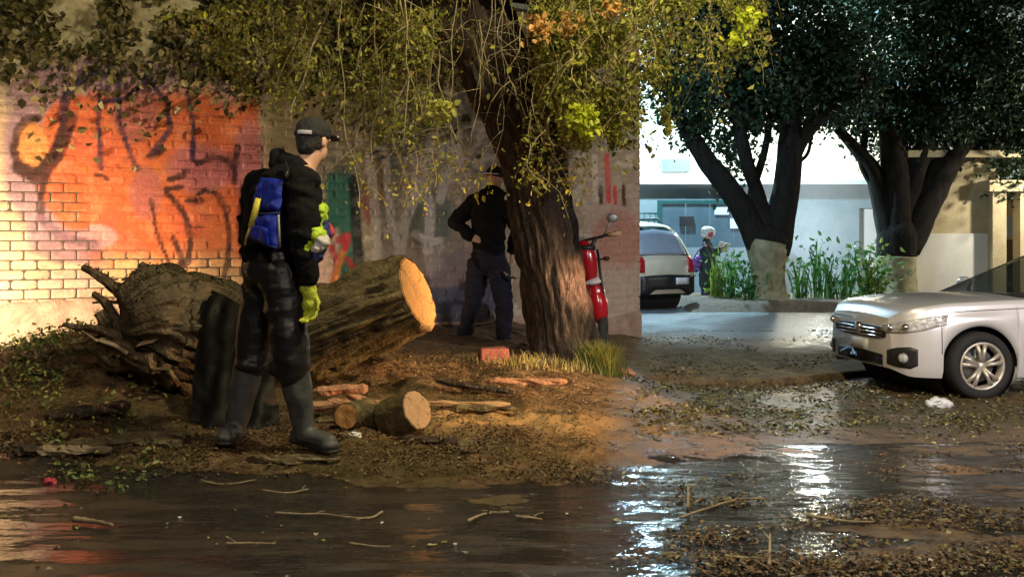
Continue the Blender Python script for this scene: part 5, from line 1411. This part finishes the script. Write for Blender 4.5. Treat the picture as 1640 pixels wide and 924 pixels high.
part('dash', sk([e3(935, 397, 0, .09, .07, .035)]), M['blackplastic'], sc, True)
part('seat', sk([('c', q3(925, 440, .5), q3(900, 442, 1.0), .11, .10)], .016), M['blackplastic'], sc, True)
part('rear_body', sk([('c', q3(925, 470, .55), q3(905, 460, 1.05), .14, .11)], .016), M['red'], sc, True)
mb = MB(); mb.tube([q3(905, 395, .05), q3(932, 385, .03), q3(955, 380, .0), q3(982, 372, -.05)], .014, n=8); mb.tube([q3(935, 410, .02), q3(950, 380, .0)], .02); part('handlebar', mb.mesh(), M['blackplastic'], sc, True)
mb = MB(); mb.tube([q3(968, 376, -.03), q3(990, 374, -.06)], .022, n=10); part('hand_grip', mb.mesh(), M['cutwood2'], sc, True)
mb = MB(); mb.tube([q3(958, 382, 0), q3(968, 366, 0), q3(975, 352, 0)], .008, n=6); mb.sphere(q3(976, 349, 0), (.055, .018, .045)); part('mirror', mb.mesh(), M['steel'], sc, True)
mb = MB(); mb.sphere(q3(966, 414, -.03), (.035, .03, .02)); mb.tube([q3(950, 416, 0), q3(966, 414, -.03)], .008); part('indicator', mb.mesh(), M['blackplastic'], sc, True)
mb = MB(); mb.tube([q3(952, 400, .0), q3(958, 450, -.05), q3(966, 510, -.05)], .014, n=8); part('fork_cable', mb.mesh(), M['blackplastic'], sc, True)
wc = q3(961, 528, 0); wc.z = zg_ + .21
mb = MB(); Rz = Matrix.Rotation(-.12, 3, 'Z')
for k in range(1):
    NN = 40; vs = []; fs = []
    for i in range(NN):
        a_ = 2 * PI * i / NN
        for j in range(10):
            b_ = 2 * PI * j / 10; rr = .165 + .045 * math.cos(b_)
            vs.append(wc + Rz @ Vector((.045 * math.sin(b_), math.cos(a_) * rr, math.sin(a_) * rr)))
    for i in range(NN):
        for j in range(10): fs.append((i * 10 + j, i * 10 + (j + 1) % 10, ((i + 1) % NN) * 10 + (j + 1) % 10, ((i + 1) % NN) * 10 + j))
    mb.add(vs, fs)
fw = part('wheel', mb.mesh(), M['tyre'], sc, True)
mb = MB(); mb.tube([wc + Vector((-.03, 0, 0)), wc + Vector((.03, 0, 0))], .12, n=24); part('hub', mb.mesh(), M['steel'], sc, True)

# ------------------------------------------------------------------ small logs, split wood, slabs, sticks
def gz(px, py, Y, up=0.0):
    v = W(px, py, Y); return Vector((v.x, Y, g(v.x, Y) + up))
def log_round(px, Y, r, L, dirv, lab, up=0.0, m='cutwood'):
    c = gz(px, 0, Y, r * .92 + up); d = Vector(dirv).normalized()
    t_ = thing('log_round', lab, 'log', tuple(c - Vector((0, 0, r * .92))), group='short sawn rounds beside the boots')
    a_, b_ = c - d * L / 2, c + d * L / 2
    mb = MB(); N = 30; rings = mb.tube([a_ + (b_ - a_) * k / (N - 1) for k in range(N)], r, n=56, cap=False, fn=furrow(3.4, 5, .06, random.uniform(0, 90)))
    part('bark', mb.mesh(), M['bark_log'], t_, True)
    cut_face(b_, d, rings[-1], M[m], t_, seed=3); cut_face(a_, -d, list(reversed(rings[0])), M[m], t_, seed=5)
log_round(572, 6.75, .078, .34, (-.25, -.95, .05), 'small round with orange yellow cut face pointing at the road')
log_round(600, 6.74, .078, .16, (.85, -.5, .0), 'tilted half round with curved orange side next to the small orange round')
log_round(645, 6.62, .118, .24, (.75, -.55, .35), 'grey brown log round lying nearest the road right of the orange rounds', 0.0, 'cutwood2')
def chunk(name, lab, cat, px, Y, L, r, ang, m, group=None, up=.0, flat=.5, pitch=0.0, seed=0, n=14):
    c = gz(px, 0, Y, r * flat * .8 + up)
    d = Vector((math.cos(ang) * math.cos(pitch), math.sin(ang) * math.cos(pitch), math.sin(pitch)))
    N = 12; pts_ = []; rd = []
    for k in range(N):
        f = k / (N - 1); pts_.append(c + d * L * (f - .5) + Vector((0, 0, .03 * r * math.sin(9 * f + seed))) + Vector((0, .12 * r * math.sin(6 * f + seed), 0)))
        rd.append(r * (.75 + .35 * mn.noise(Vector((f * 5, seed * 2.3, 0)))) * (1 if 0 < k < N - 1 else .55))
    mb = MB(); mb.tube(pts_, rd, n=n, flat=1.0, up=(0, 0, 1), fn=lambda th, LL, i: (flat + (1 - flat) * abs(math.sin(th))) * (1 + .55 * mn.noise(Vector((math.cos(th) * 2.6, math.sin(th) * 2.6, LL * 12 + seed * 3.1)))))
    o = part(name, mb.mesh(smooth=False), M[m]); tag(o, lab, cat, group)
    return o
sw = 'split pieces of wood by the end of the big log'
chunk('split_wood', 'pink split wood wedge under the big log, topmost of the pile', 'firewood', 545, 7.05, .34, .055, .15, 'splitwood', sw, .12, pitch=.05, seed=1, n=9)
chunk('split_wood', 'bright pink split wood wedge in the middle of the pile', 'firewood', 560, 6.95, .30, .05, -.35, 'splitwood', sw, .07, pitch=-.12, seed=2, n=9)
chunk('split_wood', 'pale pink split wood piece at the left of the pile by the boot', 'firewood', 524, 6.95, .22, .05, .5, 'splitwood', sw, .06, seed=3, n=9)
chunk('split_wood', 'thin reddish split piece leaning at the right of the pile', 'firewood', 586, 7.0, .26, .035, -.2, 'splitwood', sw, .10, pitch=-.25, seed=4, n=9)
chunk('split_wood', 'low dark split piece beneath the pile', 'firewood', 550, 6.85, .36, .05, .1, 'bark_log', sw, .0, seed=5, n=9)
sl = 'bark slabs and broken planks lying on the soil bank'
for a_ in [(205, 6.35, .72, .075, .18, 'bark_log', 'longest grey bark slab lying slantwise in front of the soil bank', .01, .07),
           (120, 6.15, .40, .055, .05, 'stick', 'short pale bark slab at the left by the water edge', .01, 0),
           (58, 6.2, .26, .05, -.1, 'bark', 'small dark bark piece at the left picture edge', .01, 0),
           (250, 6.2, .30, .06, -.3, 'bark_log', 'stubby bark piece below the long grey slab', .0, 0),
           (140, 6.9, .50, .08, .3, 'bark', 'dark hollow bark slab in the middle of the left soil bank', .02, .1),
           (700, 7.25, .95, .035, .06, 'cutwood2', 'long pale plank behind the log rounds', .03, -.02),
           (760, 7.6, .55, .05, -.25, 'bark', 'dark split branch resting on the plank', .05, -.10),
           (775, 7.15, .42, .045, -.05, 'bark_log', 'mossy bark piece beside the lit sawdust', .02, 0),
           (735, 6.45, .55, .045, -.15, 'bark_log', 'grey bark strip in front of the lit sawdust', .01, 0),
           (690, 6.4, .34, .05, -.3, 'bark', 'dark bark lump right of the log rounds', .01, 0),
           (840, 7.9, .60, .05, .05, 'splitwood', 'pale split board near the foot of the tree', .01, 0),
           (470, 6.05, .50, .05, .0, 'bark_log', 'muddy bark strip below the boots', .0, 0)]:
    chunk('bark_slab', a_[6], 'bark', a_[0], a_[1], a_[2], a_[3], a_[4], a_[5], sl, a_[7], .24, a_[8], random.uniform(0, 9), 16)
mb = MB(); c = gz(790, 0, 8.75, .06); mb.box(c, (.24, .12, .12), rot=Matrix.Rotation(.3, 3, 'Z'), jit=.012, taper=.92); me = mb.mesh(smooth=False)
o = part('red_brick', me, M['redbrick']); tag(o, 'loose red brick on the bank left of the tree foot', 'brick')
md = o.modifiers.new('b', 'BEVEL'); md.width = .012; md.segments = 3
# litter things
def scrap(name, lab, cat, px, Y, size, m, seed):
    c = gz(px, 0, Y, size * .35)
    o = part(name, skin([('e', c, (size, size * .7, size * .4)), ('e', c + Vector((size * .7, 0, -.01)), (size * .6, size * .5, size * .3))], size * .12, 2, (size * .45, 1.3 / size, seed)), M[m]); tag(o, lab, cat)
scrap('plastic_bag', 'crumpled white plastic bag on the leaves by the front wheel', 'bag', 1502, 9.25, .09, 'litterbag', 3)
scrap('wrapper', 'small pink wrapper on the wet asphalt at the left', 'wrapper', 78, 5.75, .030, 'pink', 5)
scrap('paper_scrap', 'white paper scrap under the small round by the boots', 'scrap', 567, 6.45, .035, 'litterbag', 8)
scrap('rag', 'pale crumpled rag at the right foot of the tree', 'rag', 1000, 9.45, .07, 'splitwood', 2)
# sticks on the wet road
tg = 'pale twigs lying on the wet ground'
def stick(ptsl, r, lab, lift=.006):
    pl = []
    for px, py in ptsl:
        Y = CAMH * F / (py - HZ)
        for _ in range(3):
            X = (px - 820) / F * Y; Y = (CAMH - g(X, Y)) * F / (py - HZ)
        X = (px - 820) / F * Y; pl.append((Vector((X, Y, g(X, Y) + lift + r + random.uniform(0, .006))), r))
    p_, r2 = curve(pl, 18)
    mb = MB(); mb.tube(p_, [k * (1 - .5 * i / 18) for i, k in enumerate(r2)], n=7, fn=lambda t, L, i: 1 + .15 * math.sin(i * 1.7))
    if r < .009:
        for _ in range(random.randint(1, 3)):
            k = random.randint(3, 14); a_ = p_[k]; d = Vector((random.uniform(-1, 1), random.uniform(-1, 1), .1)).normalized() * random.uniform(.03, .10)
            mb.tube([a_, a_ + d * .5 + Vector((0, 0, .004)), a_ + d], [r * .6, r * .45, r * .2], n=5)
    o = part('twig', mb.mesh(), M['stick']); tag(o, lab, 'twig', tg)
stick([(612, 824), (596, 833), (575, 835), (555, 832)], .007, 'curled pale twig on dark asphalt below the boots')
stick([(440, 826), (480, 828), (520, 829), (560, 834)], .006, 'long straight pale twig left of the curled one on dark asphalt')
stick([(362, 876), (400, 875), (440, 877)], .006, 'short thin twig alone low on the dark asphalt')
stick([(420, 790), (460, 793), (494, 788)], .006, 'brownish twig just below the soil edge under the boots')
stick([(320, 756), (360, 752), (410, 757)], .005, 'thin twig along the soil edge left of the boots')
stick([(750, 840), (775, 830), (815, 826)], .008, 'bent knobbly twig in the middle of the dark asphalt')
stick([(826, 832), (850, 834), (868, 838)], .008, 'short stub of twig right of the bent knobbly one')
stick([(1090, 834), (1130, 820), (1180, 806), (1230, 803)], .007, 'long slanting twig right of the bright reflection')
stick([(1102, 822), (1102, 800), (1102, 784)], .007, 'upright looking twig standing at the end of the slanting one', .02)
stick([(1232, 912), (1233, 885), (1233, 862)], .008, 'twig pointing away low in the right puddle')
stick([(1160, 896), (1200, 900), (1230, 914)], .006, 'curved thin twig low in the right puddle')
stick([(560, 876), (600, 879), (625, 881)], .005, 'faint twig beside the yellow leaf on dark asphalt')
stick([(118, 838), (150, 842), (180, 848)], .014, 'dark thick stick on the asphalt at the left')
stick([(1290, 830), (1350, 840), (1400, 842)], .008, 'pale stick on the leaf drift right of the puddle')

# grass tuft at the tree foot, weeds
def tuft(px, Y, n_, H, lab, pal, spread=.2):
    c = gz(px, 0, Y); V_ = []; Q = []; C = []
    for k in range(n_):
        a_ = random.uniform(0, 2 * PI); L = H * random.uniform(.4, 1); bx, by_ = random.gauss(0, spread * .6), random.gauss(0, spread * .35); cc = np.array(random.choice(pal)) * random.uniform(.6, 1.2)
        z0 = g(c.x + bx, c.y + by_); lean = random.uniform(.1, .6); w_ = random.uniform(.003, .007); b0 = len(V_)
        for i in range(4):
            f = i / 3; r = lean * L * f * f; w2 = w_ * (1 - f) + .0006
            x = c.x + bx + math.cos(a_) * r; y = c.y + by_ + math.sin(a_) * r; z = z0 + L * (f - .25 * f * f * lean)
            V_ += [(x - w2, y, z), (x + w2, y + w2, z)]; C += [cc, cc]
        for i in range(3): Q.append((b0 + 2 * i, b0 + 2 * i + 1, b0 + 2 * i + 3, b0 + 2 * i + 2))
    me = nmesh(np.array(V_), np.array(Q), True); setcol(me, np.array(C)); o = part('grass_tuft', me, M['leaf']); tag(o, lab, 'grass', kind='stuff')
tuft(962, 9.15, 800, .30, 'yellow green grass tuft at the right foot of the tree', [(.20, .24, .05), (.12, .16, .04), (.26, .26, .07)], .11)
tuft(890, 9.05, 130, .11, 'short dry grass along the front of the tree foot', [(.22, .19, .05), (.12, .12, .04)], .22)
tuft(830, 8.7, 110, .10, 'low yellowish grass on the bank by the tree', [(.24, .22, .06), (.14, .13, .04)], .3)

# fallen leaves, chips and clods (nobody could count them)
def ground_pts(n, pxr, pyr, dens):
    px = rng.uniform(*pxr, n * 3); py = rng.uniform(*pyr, n * 3)
    k = rng.uniform(0, 1, n * 3) < dens(px, py); px, py = px[k][:n], py[k][:n]
    Y = CAMH * F / (py - HZ)
    for _ in range(4):
        X = (px - 820) / F * Y; Y = np.clip((CAMH - G(X, Y)) * F / (py - HZ), 3.5, 16)
    X = (px - 820) / F * Y
    return np.stack([X, Y, G(X, Y)], -1), px, py
def scatter(name, lab, n, pxr, pyr, dens, size, pal, flat=.75, lift=.012, wts=None, asp=.7, m='litter'):
    Pq, px, py = ground_pts(n, pxr, pyr, dens); Pq[:, 2] += np.abs(rng.normal(0, lift, len(Pq))) + .003
    me = leaves(Pq, rng.uniform(size[0], size[1], len(Pq)), mixcols(len(Pq), pal, wts, .35), flatness=flat, asp=asp)
    o = part(name, me, M[m]); tag(o, lab, 'fallen leaves', kind='stuff')
band = lambda x, y: ss(985, 1080, x + (y - 620) * .2) * ss(612 - 0, 628, y + (x - 1020) * .03) * ss(715, 655, y - ss(1150, 1500, x) * 12) * (.12 + .88 * ss(.44, .60, fbm(x / 60, y / 13, 91)))
scatter('fallen_leaves', 'carpet of fallen green and yellow leaves in front of the silver car', 7000, (980, 1700), (600, 725), band, (.010, .044), [(.17, .16, .05), (.09, .10, .035), (.28, .25, .11), (.06, .045, .025), (.42, .40, .30)], wts=[.3, .3, .18, .17, .05])
dr = lambda x, y: np.maximum(np.exp(-((y - 774 - 6 * np.sin(x / 40)) / 7) ** 2) * .8 * ss(960, 1010, x) * ss(1240, 1150, x), ss(.50, .64, fbm(x / 210, y / 26, 92) + .12 * ss(1250, 1500, x) - .1 * ss(1150, 1020, x)) * ss(700, 725, y) * ss(930, 1050, x + (y - 760) * .4))
scatter('fallen_leaves', 'brown leaf and bark litter drifted in the puddle at the right', 6500, (930, 1700), (700, 935), dr, (.005, .030), [(.13, .075, .045), (.07, .04, .025), (.18, .12, .06), (.17, .16, .06), (.34, .30, .24)], wts=[.32, .3, .2, .13, .05])
bank = lambda x, y: (.35 + .65 * ss(.4, .6, fbm(x / 60, y / 20, 93))) * ss(560, 590, y - ss(300, 100, x) * 0) * ss(770, 745, y + 20 * (fbm(x / 50, y / 9, 98) - .5) - ss(700, 900, x) * 20) * ss(1010, 900, x) * (1 - .9 * np.exp(-((x - 800) / 130) ** 2 - ((y - 680) / 17) ** 2))
scatter('leaf_litter', 'leaf, bark and soil litter over the bank below the wall', 26000, (-60, 1010), (540, 775), bank, (.006, .026), [(.16, .10, .055), (.09, .06, .035), (.26, .18, .09), (.05, .035, .02), (.16, .14, .05)], wts=[.32, .25, .18, .13, .12])
gr = lambda x, y: ss(680, 655, y) * np.exp(-((x - 95) / 85) ** 2 - ((y - 612) / 22) ** 2) + .8 * np.exp(-((x - 235) / 60) ** 2 - ((y - 622) / 22) ** 2)
scatter('cut_leaves', 'heap of cut green leafy sprays on the left bank', 4200, (-40, 330), (560, 665), gr, (.016, .05), [(.14, .22, .07), (.09, .14, .04), (.24, .25, .08), (.17, .16, .06)], flat=.3, lift=.045)
sp = lambda x, y: .5 + 0 * x
scatter('scattered_leaves', 'few small leaves and chips dotted on the wet asphalt', 210, (-20, 1660), (745, 935), lambda x, y: (.04 + ss(.52, .66, fbm(x / 90, y / 30, 99))) * (.4 + .6 * ss(900, 300, x)), (.006, .036), [(.42, .40, .28), (.30, .32, .10), (.5, .5, .5), (.2, .16, .1)], lift=.002)
farl = lambda x, y: ss(.45, .62, fbm(x / 90, y / 14, 96))
scatter('scattered_leaves', 'thin leaf litter on the bare earth between the tree and the courtyard', 1500, (1000, 1400), (520, 625), farl, (.02, .05), [(.2, .17, .08), (.12, .1, .05)], lift=.003)

# bits of leaf and bark caught on the fallen wood
def on_top(objs, n, lab, size, pal, dens=None):
    V_ = []; F_ = []
    dg = bpy.context.evaluated_depsgraph_get(); dg.update()
    for o in objs:
        b = len(V_); mw = o.parent.matrix_world @ o.matrix_basis if o.parent else o.matrix_world
        loc = o.parent.location if o.parent else o.location
        V_ += [v.co + loc for v in o.data.vertices]; F_ += [tuple(i + b for i in p.vertices) for p in o.data.polygons]
    bv = BVHTree.FromPolygons(V_, F_); A_ = np.array([tuple(v) for v in V_]); lo, hi = A_.min(0), A_.max(0); out = []
    for _ in range(n * 3):
        q = Vector((random.uniform(lo[0], hi[0]), random.uniform(lo[1], hi[1]), hi[2] + .5)); h = bv.ray_cast(q, Vector((0, 0, -1)), 5)
        if h[0] is not None and h[1].z > .25 and mn.noise(h[0] * 4) > -.1: out.append(h[0] + Vector((0, 0, .004)))
        if len(out) >= n: break
    me = leaves(np.array([tuple(v) for v in out]), rng.uniform(size[0], size[1], len(out)), mixcols(len(out), pal), flatness=.6)
    tag(part('leaf_litter', me, M['litter']), lab, 'leaf litter', kind='stuff')
on_top([o for o in st.children], 2600, 'leaf bits and moss caught on the uprooted stump', (.008, .035), [(.16, .13, .05), (.10, .10, .03), (.22, .18, .08), (.07, .05, .03)])
on_top([o for o in lg.children if o.name.startswith('bark')], 260, 'few leaf bits lying on the big sawn log', (.008, .03), [(.22, .20, .08), (.12, .10, .04)])
